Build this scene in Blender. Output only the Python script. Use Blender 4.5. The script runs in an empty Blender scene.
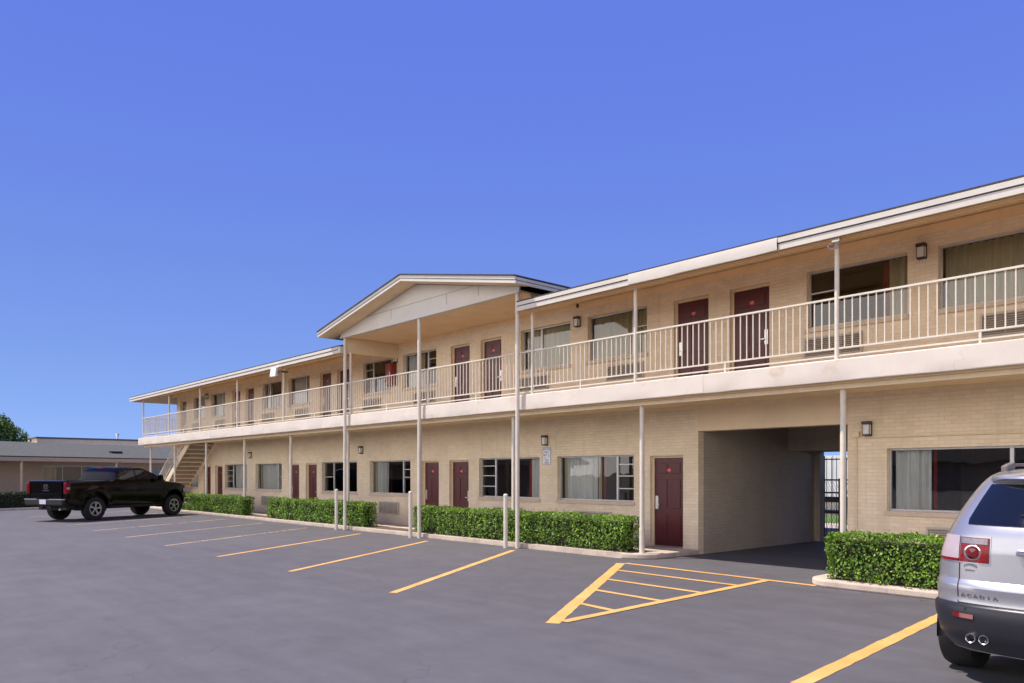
import bpy, bmesh, math, random
from mathutils import Vector, Matrix
random.seed(7)
SC = bpy.context.scene
COL = SC.collection
R = math.radians
PI = math.pi

# ------------------------------------------------------------------ helpers
class MB:
    def __init__(s): s.v = []; s.f = []
    def quad(s, a, b, c, d):
        n = len(s.v); s.v += [a, b, c, d]; s.f.append((n, n+1, n+2, n+3)); return s
    def poly(s, pts):
        n = len(s.v); s.v += list(pts); s.f.append(tuple(range(n, n+len(pts)))); return s
    def box(s, x0, x1, y0, y1, z0, z1):
        n = len(s.v)
        s.v += [(x0,y0,z0),(x1,y0,z0),(x1,y1,z0),(x0,y1,z0),(x0,y0,z1),(x1,y0,z1),(x1,y1,z1),(x0,y1,z1)]
        for q in ((0,3,2,1),(4,5,6,7),(0,1,5,4),(1,2,6,5),(2,3,7,6),(3,0,4,7)): s.f.append(tuple(n+i for i in q))
        return s
    def bar(s, p, q, w, h, up=(0,0,1)):
        p = Vector(p); q = Vector(q); d = (q-p).normalized(); u = Vector(up)
        a = d.cross(u)
        a = a.normalized() if a.length > 1e-5 else Vector((1,0,0))
        b = a.cross(d).normalized()
        n = len(s.v)
        for c in (p, q):
            for i, j in ((-1,-1),(1,-1),(1,1),(-1,1)): s.v.append(tuple(c + a*(w/2*i) + b*(h/2*j)))
        for k in ((0,1,2,3),(7,6,5,4),(0,4,5,1),(1,5,6,2),(2,6,7,3),(3,7,4,0)): s.f.append(tuple(n+i for i in k))
        return s
    def tube(s, p, q, r, n=10, r2=None, cap=True):
        p = Vector(p); q = Vector(q); d = (q-p).normalized()
        u = Vector((0,0,1)) if abs(d.z) < .9 else Vector((1,0,0))
        a = d.cross(u).normalized(); b = d.cross(a)
        r2 = r if r2 is None else r2
        m = len(s.v)
        for c, rr in ((p, r), (q, r2)):
            for i in range(n):
                t = 2*PI*i/n; s.v.append(tuple(c + a*(rr*math.cos(t)) + b*(rr*math.sin(t))))
        for i in range(n):
            j = (i+1) % n; s.f.append((m+i, m+j, m+n+j, m+n+i))
        if cap:
            s.f.append(tuple(m+i for i in range(n))[::-1]); s.f.append(tuple(m+n+i for i in range(n)))
        return s
    def prism(s, pts, z0, z1):          # 2-D outline (x,y) raised from z0 to z1
        m = len(s.v); n = len(pts)
        s.v += [(x,y,z0) for x,y in pts] + [(x,y,z1) for x,y in pts]
        for i in range(n):
            j = (i+1) % n; s.f.append((m+i, m+j, m+n+j, m+n+i))
        s.f.append(tuple(m+i for i in range(n))[::-1]); s.f.append(tuple(m+n+i for i in range(n)))
        return s
    def slab(s, pts, d):                # planar 3-D outline extruded by vector d
        m = len(s.v); n = len(pts); d = Vector(d)
        s.v += [tuple(p) for p in pts] + [tuple(Vector(p)+d) for p in pts]
        for i in range(n):
            j = (i+1) % n; s.f.append((m+i, m+j, m+n+j, m+n+i))
        s.f.append(tuple(m+i for i in range(n))[::-1]); s.f.append(tuple(m+n+i for i in range(n)))
        return s
    def grid(s, rows, closed=False):
        m = len(s.v); nr = len(rows); nc = len(rows[0])
        for r in rows: s.v += [tuple(p) for p in r]
        for i in range(nr-1):
            for j in range(nc if closed else nc-1):
                k = (j+1) % nc
                s.f.append((m+i*nc+j, m+i*nc+k, m+(i+1)*nc+k, m+(i+1)*nc+j))
        return s
    def lathe(s, prof, c, axis='y', n=28):   # prof: (offset along axis, radius)
        rows = []
        for t, r in prof:
            row = []
            for i in range(n):
                a = 2*PI*i/n
                if axis == 'y': row.append((c[0]+r*math.cos(a), c[1]+t, c[2]+r*math.sin(a)))
                elif axis == 'x': row.append((c[0]+t, c[1]+r*math.cos(a), c[2]+r*math.sin(a)))
                else: row.append((c[0]+r*math.cos(a), c[1]+r*math.sin(a), c[2]+t))
            rows.append(row)
        return s.grid(rows, True)
    def build(s, name, m, parent=None, base=None, smooth=None, bevel=0, recalc=True, local=False):
        off = Vector((0,0,0))
        root = parent
        if parent is not None and not local:
            while root.parent: root = root.parent
            off = root.location
        elif base is not None: off = Vector(base)
        me = bpy.data.meshes.new(name)
        me.from_pydata([tuple(Vector(p)-off) for p in s.v], [], s.f)
        if recalc:
            bm = bmesh.new(); bm.from_mesh(me)
            if smooth is not None: bmesh.ops.remove_doubles(bm, verts=bm.verts, dist=1e-5)
            bmesh.ops.recalc_face_normals(bm, faces=bm.faces)
            bm.to_mesh(me); bm.free()
        me.materials.append(m)
        if smooth is not None:
            me.shade_smooth(); me.set_sharp_from_angle(angle=R(smooth))
        o = bpy.data.objects.new(name, me); COL.objects.link(o)
        if parent is not None: o.parent = parent
        elif base is not None: o.location = base
        if bevel:
            b = o.modifiers.new('Bevel', 'BEVEL'); b.width = bevel; b.segments = 2; b.limit_method = 'ANGLE'
        return o

def tag(o, label=None, cat=None, group=None, kind=None):
    if label: o['label'] = label
    if cat: o['category'] = cat
    if group: o['group'] = group
    if kind: o['kind'] = kind
    return o
def thing(name, label, cat, loc=(0,0,0), rz=0, group=None):
    o = bpy.data.objects.new(name, None); COL.objects.link(o)
    o.location = loc; o.rotation_euler = (0,0,rz); o.empty_display_size = .3
    return tag(o, label, cat, group)
def dup(root, loc, label=None):
    def cp(o, par):
        c = o.copy(); COL.objects.link(c)
        if par: c.parent = par
        for ch in list(o.children): cp(ch, c)
        return c
    r = cp(root, None); r.location = loc
    if label: r['label'] = label
    return r
def text(txt, size, name, m, parent, mw, ext=.002):
    cu = bpy.data.curves.new('lettering', 'FONT'); cu.body = txt; cu.size = size; cu.extrude = ext
    cu.align_x = 'CENTER'; cu.align_y = 'CENTER'; cu.resolution_u = 3
    t = bpy.data.objects.new('tmp', cu); COL.objects.link(t)
    dg = bpy.context.evaluated_depsgraph_get()
    me = bpy.data.meshes.new_from_object(t.evaluated_get(dg))
    bpy.data.objects.remove(t); bpy.data.curves.remove(cu)
    me.materials.clear(); me.materials.append(m)
    me.transform(mw)
    o = bpy.data.objects.new(name, me); COL.objects.link(o); o.parent = parent
    return o

# ------------------------------------------------------------------ materials
def new(name):
    m = bpy.data.materials.new(name); m.use_nodes = True
    nt = m.node_tree; nt.nodes.clear()
    out = nt.nodes.new('ShaderNodeOutputMaterial'); b = nt.nodes.new('ShaderNodeBsdfPrincipled')
    nt.links.new(b.outputs[0], out.inputs[0])
    return m, nt, b, out
def N(nt, t, **kw):
    n = nt.nodes.new(t)
    for k, v in kw.items():
        if k.startswith('i_'):
            key = k[2:]
            n.inputs[int(key) if key.isdigit() else key].default_value = v
        else: setattr(n, k, v)
    return n
def noise(nt, vec, scale, detail=4, rough=.55):
    n = N(nt, 'ShaderNodeTexNoise'); n.inputs['Scale'].default_value = scale
    n.inputs['Detail'].default_value = detail; n.inputs['Roughness'].default_value = rough
    nt.links.new(vec, n.inputs['Vector']); return n.outputs[0]
def ramp(nt, fac, stops):
    r = N(nt, 'ShaderNodeValToRGB'); e = r.color_ramp.elements
    while len(e) < len(stops): e.new(.5)
    for k, (p, c) in enumerate(stops):
        e[k].position = p; e[k].color = (c[0], c[1], c[2], 1) if isinstance(c, tuple) else (c, c, c, 1)
    nt.links.new(fac, r.inputs[0]); return r.outputs[0]
def mixc(nt, fac, a, b, mode='MIX'):
    m = N(nt, 'ShaderNodeMix', data_type='RGBA', blend_type=mode)
    for s, v in ((0, fac), (6, a), (7, b)):
        if isinstance(v, (int, float)): m.inputs[s].default_value = v
        elif isinstance(v, tuple): m.inputs[s].default_value = (*v, 1)
        else: nt.links.new(v, m.inputs[s])
    return m.outputs[2]
def bumpn(nt, h, st, dist=.01, prev=None):
    b = N(nt, 'ShaderNodeBump'); b.inputs['Strength'].default_value = st; b.inputs['Distance'].default_value = dist
    nt.links.new(h, b.inputs['Height'])
    if prev is not None: nt.links.new(prev, b.inputs['Normal'])
    return b.outputs[0]
def coords(nt): return N(nt, 'ShaderNodeTexCoord').outputs['Object']

def mat(name, col, rough=.6, metal=0, var=.12, vs=2.5, bump=0, bs=40, dirt=None, dirt_amt=.5, ds=1.2, coat=0, spec=.5):
    m, nt, b, _ = new(name)
    v = coords(nt)
    f = ramp(nt, noise(nt, v, vs, 6, .65), [(.3, 1-var), (.7, 1+var*.5)])
    c = mixc(nt, 1.0, tuple(col), f, 'MULTIPLY')
    if dirt:
        d = ramp(nt, noise(nt, v, ds, 8, .7), [(.56, 0.), (.72, dirt_amt)])
        c = mixc(nt, d, c, tuple(dirt))
    nt.links.new(c, b.inputs['Base Color'])
    b.inputs['Roughness'].default_value = rough; b.inputs['Metallic'].default_value = metal
    b.inputs['Specular IOR Level'].default_value = spec
    if coat: b.inputs['Coat Weight'].default_value = coat; b.inputs['Coat Roughness'].default_value = .03
    if bump: nt.links.new(bumpn(nt, noise(nt, v, bs, 5), bump), b.inputs['Normal'])
    return m

def brick(name, c1, c2, mortar, bw=.2, rh=.0677, bump=.5):
    m, nt, b, _ = new(name)
    v = coords(nt)
    sp = N(nt, 'ShaderNodeSeparateXYZ'); nt.links.new(v, sp.inputs[0])
    ad = N(nt, 'ShaderNodeMath', operation='ADD'); nt.links.new(sp.outputs[0], ad.inputs[0]); nt.links.new(sp.outputs[1], ad.inputs[1])
    cb = N(nt, 'ShaderNodeCombineXYZ'); nt.links.new(ad.outputs[0], cb.inputs[0]); nt.links.new(sp.outputs[2], cb.inputs[1])
    # slight waviness of the courses
    wv = N(nt, 'ShaderNodeTexNoise'); wv.inputs['Scale'].default_value = 2.2; nt.links.new(v, wv.inputs['Vector'])
    vs = N(nt, 'ShaderNodeVectorMath', operation='SCALE'); vs.inputs['Scale'].default_value = .012; nt.links.new(wv.outputs['Color'], vs.inputs[0])
    va = N(nt, 'ShaderNodeVectorMath', operation='ADD'); nt.links.new(cb.outputs[0], va.inputs[0]); nt.links.new(vs.outputs[0], va.inputs[1])
    t = N(nt, 'ShaderNodeTexBrick'); nt.links.new(va.outputs[0], t.inputs['Vector'])
    t.inputs['Color1'].default_value = (*c1, 1); t.inputs['Color2'].default_value = (*c2, 1); t.inputs['Mortar'].default_value = (*mortar, 1)
    t.inputs['Scale'].default_value = 1; t.inputs['Brick Width'].default_value = bw; t.inputs['Row Height'].default_value = rh
    t.inputs['Mortar Size'].default_value = .006; t.inputs['Mortar Smooth'].default_value = .35; t.inputs['Bias'].default_value = 0
    big = ramp(nt, noise(nt, v, .9, 7, .65), [(.3, .88), (.7, 1.06)])
    c = mixc(nt, 1.0, t.outputs[0], big, 'MULTIPLY')
    # grime patches and scuffed paint
    g = ramp(nt, noise(nt, v, 3.5, 9, .72), [(.6, 0.), (.78, .35)])
    c = mixc(nt, g, c, (c1[0]*.72, c1[1]*.68, c1[2]*.62))
    mp = N(nt, 'ShaderNodeMapping'); mp.inputs['Scale'].default_value = (2.6, 2.6, .22); nt.links.new(v, mp.inputs[0])
    stk = ramp(nt, noise(nt, mp.outputs[0], 1.6, 7, .62), [(.55, 0.), (.72, .4)])
    c = mixc(nt, stk, c, (c1[0]*.68, c1[1]*.64, c1[2]*.60))
    nt.links.new(c, b.inputs['Base Color']); b.inputs['Roughness'].default_value = .7
    inv = N(nt, 'ShaderNodeMath', operation='SUBTRACT'); inv.inputs[0].default_value = 1; nt.links.new(t.outputs[1], inv.inputs[1])
    b1 = bumpn(nt, inv.outputs[0], bump, .012)
    nt.links.new(bumpn(nt, noise(nt, v, 60, 6), .25, .006, b1), b.inputs['Normal'])
    return m

def glassmat(name, tint=(1,1,1), refl=1.0, rough=.0):
    m = bpy.data.materials.new(name); m.use_nodes = True
    nt = m.node_tree; nt.nodes.clear()
    out = N(nt, 'ShaderNodeOutputMaterial')
    tr = N(nt, 'ShaderNodeBsdfTransparent'); tr.inputs[0].default_value = (*tint, 1)
    gl = N(nt, 'ShaderNodeBsdfGlossy'); gl.inputs['Roughness'].default_value = rough; gl.inputs[0].default_value = (refl, refl, refl, 1)
    fr = N(nt, 'ShaderNodeFresnel'); fr.inputs[0].default_value = 1.75
    v = coords(nt)
    nt.links.new(bumpn(nt, noise(nt, v, 1.1, 2), .06, .05), gl.inputs['Normal'])
    mx = N(nt, 'ShaderNodeMixShader')
    nt.links.new(fr.outputs[0], mx.inputs[0]); nt.links.new(tr.outputs[0], mx.inputs[1]); nt.links.new(gl.outputs[0], mx.inputs[2])
    nt.links.new(mx.outputs[0], out.inputs[0])
    return m

def leafmat(name, ca, cb, cc):
    m, nt, b, out = new(name)
    g = N(nt, 'ShaderNodeNewGeometry')
    c = ramp(nt, g.outputs['Random Per Island'], [(0, (.11,.07,.025)), (.035, ca), (.45, cb), (.85, cc), (1, (cc[0]*1.5, cc[1]*1.35, cc[2]*.9))])
    v = coords(nt)
    f = ramp(nt, noise(nt, v, 2.6, 5), [(.3, .62), (.7, 1.25)])
    c = mixc(nt, 1.0, c, f, 'MULTIPLY')
    nt.links.new(c, b.inputs['Base Color']); b.inputs['Roughness'].default_value = .42
    tl = N(nt, 'ShaderNodeBsdfTranslucent'); nt.links.new(c, tl.inputs[0])
    mx = N(nt, 'ShaderNodeMixShader'); mx.inputs[0].default_value = .3
    nt.links.new(b.outputs[0], mx.inputs[1]); nt.links.new(tl.outputs[0], mx.inputs[2]); nt.links.new(mx.outputs[0], out.inputs[0])
    return m

def asphaltmat():
    m, nt, b, _ = new('asphalt')
    v = coords(nt)
    big = ramp(nt, noise(nt, v, .16, 5, .6), [(.3, (.086,.083,.091)), (.7, (.107,.103,.111))])
    mid = ramp(nt, noise(nt, v, 1.7, 8, .68), [(.3, .84), (.7, 1.1)])
    c = mixc(nt, 1.0, big, mid, 'MULTIPLY')
    # stretched streaks left by the sealing squeegee
    mp = N(nt, 'ShaderNodeMapping'); mp.inputs['Scale'].default_value = (.35, 2.4, 1); mp.inputs['Rotation'].default_value = (0,0,R(8)); nt.links.new(v, mp.inputs[0])
    st = ramp(nt, noise(nt, mp.outputs[0], 1.1, 7, .7), [(.35, .9), (.65, 1.06)])
    c = mixc(nt, 1.0, c, st, 'MULTIPLY')
    fine = noise(nt, v, 160, 3, .6)
    c = mixc(nt, 1.0, c, ramp(nt, fine, [(.3, .82), (.7, 1.18)]), 'MULTIPLY')
    # hairline cracks, only in places
    vo = N(nt, 'ShaderNodeTexVoronoi', feature='DISTANCE_TO_EDGE'); vo.inputs['Scale'].default_value = .42
    wn = N(nt, 'ShaderNodeTexNoise'); wn.inputs['Scale'].default_value = 2.5; wn.inputs['Detail'].default_value = 6; nt.links.new(v, wn.inputs['Vector'])
    sc = N(nt, 'ShaderNodeVectorMath', operation='SCALE'); sc.inputs['Scale'].default_value = .7; nt.links.new(wn.outputs['Color'], sc.inputs[0])
    ad = N(nt, 'ShaderNodeVectorMath', operation='ADD'); nt.links.new(v, ad.inputs[0]); nt.links.new(sc.outputs[0], ad.inputs[1])
    nt.links.new(ad.outputs[0], vo.inputs['Vector'])
    cr = ramp(nt, vo.outputs[0], [(.0, 1.), (.008, 0.)])
    msk = ramp(nt, noise(nt, v, .22, 3), [(.48, 0.), (.6, .5)])
    mm = N(nt, 'ShaderNodeMath', operation='MULTIPLY'); nt.links.new(cr, mm.inputs[0]); nt.links.new(msk, mm.inputs[1])
    c = mixc(nt, mm.outputs[0], c, (.045,.042,.05))
    # oil spots
    oil = ramp(nt, noise(nt, v, .75, 6, .6), [(.66, 0.), (.76, .35)])
    c = mixc(nt, oil, c, (.06,.056,.065))
    drip = ramp(nt, noise(nt, v, 2.6, 5, .55), [(.68, 0.), (.73, .4)])
    c = mixc(nt, drip, c, (.05,.047,.055))
    nt.links.new(c, b.inputs['Base Color']); b.inputs['Roughness'].default_value = .78
    b1 = bumpn(nt, noise(nt, v, .8, 5), .25, .03)
    nt.links.new(bumpn(nt, fine, .35, .006, b1), b.inputs['Normal'])
    return m

def paintmark(name='road_paint', ca=(.62,.33,.085), cb=(.78,.46,.15), lo=.60, amt=.85):
    m, nt, b, out = new(name)
    v = coords(nt)
    c = ramp(nt, noise(nt, v, 1.4, 7, .7), [(.3, ca), (.7, cb)])
    nt.links.new(c, b.inputs['Base Color']); b.inputs['Roughness'].default_value = .6
    # worn through in places
    w = ramp(nt, noise(nt, v, 9, 9, .75), [(lo, 0.), (lo+.08, amt)])
    w2 = ramp(nt, noise(nt, v, .8, 4), [(.42, .25), (.62, 1.)])
    mm = N(nt, 'ShaderNodeMath', operation='MULTIPLY'); nt.links.new(w, mm.inputs[0]); nt.links.new(w2, mm.inputs[1])
    tr = N(nt, 'ShaderNodeBsdfTransparent'); mx = N(nt, 'ShaderNodeMixShader')
    nt.links.new(mm.outputs[0], mx.inputs[0]); nt.links.new(b.outputs[0], mx.inputs[1]); nt.links.new(tr.outputs[0], mx.inputs[2])
    nt.links.new(mx.outputs[0], out.inputs[0])
    return m

def curtainmat(name, col):
    m, nt, b, out = new(name)
    v = coords(nt)
    mp = N(nt, 'ShaderNodeMapping'); mp.inputs['Scale'].default_value = (14, 1, .4); nt.links.new(v, mp.inputs[0])
    f = ramp(nt, noise(nt, mp.outputs[0], 1, 3), [(.3, .85), (.7, 1.08)])
    c = mixc(nt, 1.0, col, f, 'MULTIPLY')
    nt.links.new(c, b.inputs['Base Color']); b.inputs['Roughness'].default_value = .85
    return m

M = {}
BEIGE = (.60,.485,.345)
M['brick'] = brick('painted_brick', (.83,.70,.515), (.755,.625,.445), (.715,.585,.41), bump=.4)
M['passage'] = brick('passage_brick_shaded', (.46,.39,.31), (.42,.355,.28), (.38,.32,.25), bump=.4)  # greyer brick, darkened further: the passage's shade is put into its colour
M['plaster'] = mat('painted_plaster', (.80,.65,.44), .75, var=.08, vs=1.2, bump=.1, bs=25, dirt=(.42,.33,.22), dirt_amt=.3)
M['soffit'] = mat('painted_soffit', (.84,.63,.37), .7, var=.1, vs=1.5, bump=.05, dirt=(.42,.32,.21), dirt_amt=.3)
M['trimtan'] = mat('tan_trim_paint', (.76,.62,.42), .6, var=.12, dirt=(.38,.28,.18), dirt_amt=.4, ds=2.5)
M['white'] = mat('white_fascia_paint', (.61,.57,.50), .5, var=.08, vs=2, dirt=(.55,.46,.36), dirt_amt=.4, ds=2.2)
M['slabwhite'] = mat('painted_slab_edge', (.67,.605,.525), .6, var=.1, vs=1.1, bump=.15, bs=6, dirt=(.46,.32,.19), dirt_amt=.6, ds=2.1)
M['postwhite'] = mat('white_post_paint', (.69,.635,.53), .45, var=.1, vs=4, dirt=(.5,.4,.28), dirt_amt=.4, ds=5)
M['groove'] = mat('dark_groove', (.10,.10,.11), .8)
M['shingle'] = mat('dark_shingles', (.06,.058,.055), .9, var=.4, vs=14, bump=.6, bs=30)
M['pediment'] = mat('pediment_board', (.66,.62,.55), .6, var=.07, vs=1.5, dirt=(.5,.42,.3), dirt_amt=.25)
M['floor'] = mat('balcony_concrete', (.42,.38,.33), .85, var=.15)
M['concrete'] = mat('concrete', (.56,.47,.38), .85, var=.25, vs=3, bump=.3, bs=50, dirt=(.22,.19,.16), dirt_amt=.6, ds=1.8)
M['reveal'] = mat('reveal_paint', (.76,.615,.41), .6)
M['frame'] = mat('window_frame', (.55,.54,.54), .4, metal=.5, var=.1)
M['sill'] = mat('window_sill_paint', (.60,.49,.37), .65, dirt=(.35,.27,.18), dirt_amt=.5, ds=4)
M['glass'] = glassmat('window_glass', (.80,.82,.84))
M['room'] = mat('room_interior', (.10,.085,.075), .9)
M['cur_white'] = curtainmat('sheer_curtain', (.86,.86,.80))
M['cur_tan'] = curtainmat('tan_curtain', (.70,.62,.38))
M['cur_red'] = curtainmat('red_drape', (.34,.018,.016))
M['door'] = mat('maroon_door', (.085,.010,.014), .36, var=.1, vs=6)
M['signred'] = mat('room_number_red', (.62,.02,.05), .4)
M['cream'] = mat('lettering_cream', (.75,.6,.58), .5)
M['steel'] = mat('brushed_steel', (.62,.62,.60), .32, metal=.9)
M['acbox'] = mat('ac_housing', (.52,.45,.37), .55, var=.15)
M['acgrille'] = mat('ac_grille', (.44,.40,.35), .5, var=.15)
M['dark'] = mat('dark_void', (.02,.02,.02), .9)
M['bronze'] = mat('lamp_bronze', (.045,.03,.022), .45)
M['lens'] = mat('frosted_lens', (.70,.70,.68), .35)
M['flood'] = mat('floodlight_white', (.80,.82,.84), .35)
M['signwhite'] = mat('sign_white', (.76,.77,.82), .4)
M['signblue'] = mat('sign_blue', (.05,.06,.22), .5)
M['extred'] = mat('cabinet_red', (.20,.008,.008), .4)
M['leaf'] = leafmat('hedge_leaf', (.05,.12,.010), (.125,.28,.022), (.26,.42,.04))
M['leafd'] = leafmat('dark_hedge_leaf', (.010,.026,.006), (.02,.05,.010), (.035,.07,.014))
M['leaft'] = leafmat('tree_leaf', (.035,.075,.010), (.085,.165,.02), (.16,.26,.035))
M['dead'] = mat('dead_leaf', (.16,.10,.05), .9, var=.4, vs=30)
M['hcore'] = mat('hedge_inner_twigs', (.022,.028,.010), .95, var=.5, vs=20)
M['bark'] = mat('bark', (.10,.075,.055), .9, var=.3, vs=8, bump=.6, bs=20)
M['asphalt'] = asphaltmat()
M['paint'] = paintmark()
M['paintfade'] = paintmark('faded_road_paint', (.50,.36,.20), (.60,.47,.28), .46, 1.)
M['dirt'] = mat('soil', (.12,.085,.06), .95, var=.3, vs=6, bump=.6)
M['ground'] = mat('dry_ground', (.16,.15,.09), .95, var=.3, vs=.3)
M['grass'] = mat('lawn_grass', (.10,.20,.03), .9, var=.4, vs=9, bump=.5, bs=60)
M['iron'] = mat('black_iron', (.02,.02,.022), .5)
M['siding'] = mat('white_siding', (.72,.73,.75), .5, var=.08)
M['rubber'] = mat('tyre_rubber', (.014,.014,.015), .75, var=.2, bump=.2, bs=80)
M['rim'] = mat('alloy_rim', (.66,.68,.72), .3, metal=.85)
M['black'] = mat('black_car_paint', (.001,.001,.0015), .10, var=.05, coat=.0, spec=.32)
M['tblack'] = mat('black_trim', (.012,.012,.013), .55)
M['carglass'] = mat('tinted_car_glass', (.005,.007,.013), .03, var=.05, coat=.3, spec=.5)
M['red'] = mat('tail_lamp_red', (.20,.003,.008), .2, var=.35, vs=45, coat=.2, spec=.3)
M['redd'] = mat('tail_lamp_deep_red', (.16,.004,.008), .12, var=.05, coat=1)
M['clear'] = mat('clear_lamp', (.44,.36,.40), .15, var=.1, coat=.4)
M['chrome'] = mat('chrome', (.80,.80,.82), .12, metal=1, var=.03)
M['plate'] = mat('licence_plate', (.70,.70,.80), .4)
M['bumpgrey'] = mat('charcoal_bumper', (.016,.017,.024), .34, var=.06)
M['lettersteel'] = mat('letter_steel', (.26,.26,.29), .3, metal=.7)
M['railgrey'] = mat('roof_rail_grey', (.20,.17,.15), .5)
M['clearstrip'] = mat('clear_lamp_strip', (.24,.22,.26), .18, metal=.5, var=.35, vs=60, coat=.3)
def silver():
    m, nt, b, _ = new('silver_car_paint')
    v = coords(nt)
    c = mixc(nt, ramp(nt, noise(nt, v, 900, 2), [(.4, 0.), (.6, 1.)]), (.40,.41,.45), (.52,.53,.57))
    nt.links.new(c, b.inputs['Base Color']); b.inputs['Metallic'].default_value = .75; b.inputs['Roughness'].default_value = .34
    b.inputs['Coat Weight'].default_value = 1; b.inputs['Coat Roughness'].default_value = .03
    return m
M['silver'] = silver()
M['roofgrey'] = mat('grey_shingles', (.085,.088,.074), .9, var=.45, vs=7, bump=.6, bs=25)
M['pale_wall'] = mat('pale_tan_wall', (.78,.64,.48), .8, var=.08)
M['farwall'] = mat('far_tan_wall', (.52,.40,.28), .8, var=.08)
M['treadm'] = mat('stair_tread_concrete', (.36,.29,.22), .8, var=.2, vs=6)

def struct(mb, name, m, **kw):
    o = mb.build(name, m, **kw); o['kind'] = 'structure'; return o

# ------------------------------------------------------------------ ground
g = MB(); g.quad((-900,-900,-.006),(900,-900,-.006),(900,900,-.006),(-900,900,-.006)); struct(g, 'ground', M['ground'])
g = MB(); g.quad((-70,-60,0),(60,-60,0),(60,24.5,0),(-70,24.5,0)); struct(g, 'parking_lot', M['asphalt'])

def strip(p, q, w, z=.004, m='paint'):
    p = Vector((*p, z)); q = Vector((*q, z)); d = (q-p).normalized(); a = Vector((-d.y, d.x, 0))*w/2
    mb = MB(); n = max(2, int((q-p).length/.15))
    rows = []
    for i in range(n+1):
        c = p.lerp(q, i/n); e = random.uniform(-.006, .006); e2 = random.uniform(-.006, .006)
        rows.append([tuple(c+a*(1+e/w*2)), tuple(c-a*(1+e2/w*2))])
    mb.grid(rows); o = mb.build('parking_line', M[m], recalc=False); o['kind'] = 'structure'; return o
dv = Vector((-3.53, 5.5))
for k in range(1, 10):
    x0 = -6.22 - 3.32*k
    ln = 1.0 if k < 7 else .96
    strip((x0, 6.2), (x0+dv.x*ln, 6.2+dv.y*ln), .11 if k > 1 else .13, .004, 'paintfade' if k > 3 else 'paint')
strip((-6.36, 6.30), (-9.78, 11.56), .17)                 # hatched wedge
strip((-6.34, 6.46), (-6.62, 11.43), .13, .008)
strip((-9.72, 11.62), (-5.8, 11.46), .115, .006)
for y, xl, xr in ((10.62, -9.10, -6.63), (9.58, -8.44, -6.57), (8.55, -7.78, -6.51), (7.5, -7.10, -6.46)):
    strip((xl, y+.05), (xr, y-.03), .105, .006)
strip((-3.17, 5.98), (-3.62, 10.9), .15)
strip((.10, 5.6), (-.36, 10.9), .15)

# walkway with kerb (left part), kerbed planting bed (right part)
def arc(cx, cy, r, a0, a1, n=10): return [(cx+r*math.cos(R(a0+(a1-a0)*i/n)), cy+r*math.sin(R(a0+(a1-a0)*i/n))) for i in range(n+1)]
wk = [(-43.5, 12.25), (-10.4, 12.25)] + arc(-10.4, 12.95, .7, -90, -25) + [(-9.72, 13.6), (-9.70, 14.04), (-43.5, 14.04)]
mb = MB().prism(wk, 0, .11); struct(mb, 'walkway', M['concrete'], bevel=.025)
mb = MB().prism([(-37.2,12.37),(-10.2,12.37),(-10.2,12.98),(-37.2,12.98)], .10, .116)
struct(mb, 'planting_bed', M['dirt'])
kb = arc(-5.55, 11.85, .45, 180, 270) + [(6, 11.40), (6, 14.04), (-6.42, 14.04), (-6.42, 13.4), (-6.0, 12.6)]
mb = MB().prism(kb, 0, .11); struct(mb, 'kerb', M['concrete'], bevel=.025)
mb = MB().prism([(-5.7,11.6),(6,11.6),(6,12.5),(-5.7,12.5)], .10, .116); struct(mb, 'planting_bed', M['dirt'])

# ------------------------------------------------------------------ motel
YW = 14.05; XL = -42.1; XR = 4.0
B = thing('motel_building', 'long two storey beige brick motel with maroon doors, railed balcony and central pediment', 'motel', (-20, 16, 0))
def P(mb, name, m, parent=B, **kw): return mb.build(name, M[m] if isinstance(m, str) else m, parent, **kw)

low_win = [(-5.80,-3.30),(-14.0,-11.5),(-17.15,-14.65),(-23.05,-20.6),(-26.45,-23.9),(-32.4,-29.85),(-35.8,-33.3),(-41.7,-39.2)]
low_door = [(-11.03,-10.13),(-18.55,-17.63),(-19.98,-19.08),(-27.75,-26.85),(-29.2,-28.3),(-36.98,-36.08),(-38.45,-37.55)]
up_win = [(-4.96,-3.13),(-7.29,-5.45),(-12.95,-11.12),(-15.39,-13.53),(-21.04,-19.21),(-23.5,-21.7),(-29.22,-27.42),(-31.7,-29.87),(-37.5,-35.75),(-39.85,-38.3)]
up_door = [(-8.97,-8.07),(-10.38,-9.48),(-17.08,-16.18),(-18.48,-17.58),(-25.3,-24.42),(-26.62,-25.74),(-33.43,-32.55),(-34.9,-34.02),(-41.75,-40.87)]
LW0, LW1, LD = 1.08, 2.18, 2.14
UW0, UW1, UD, UF = 4.50, 5.58, 5.54, 3.5

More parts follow.
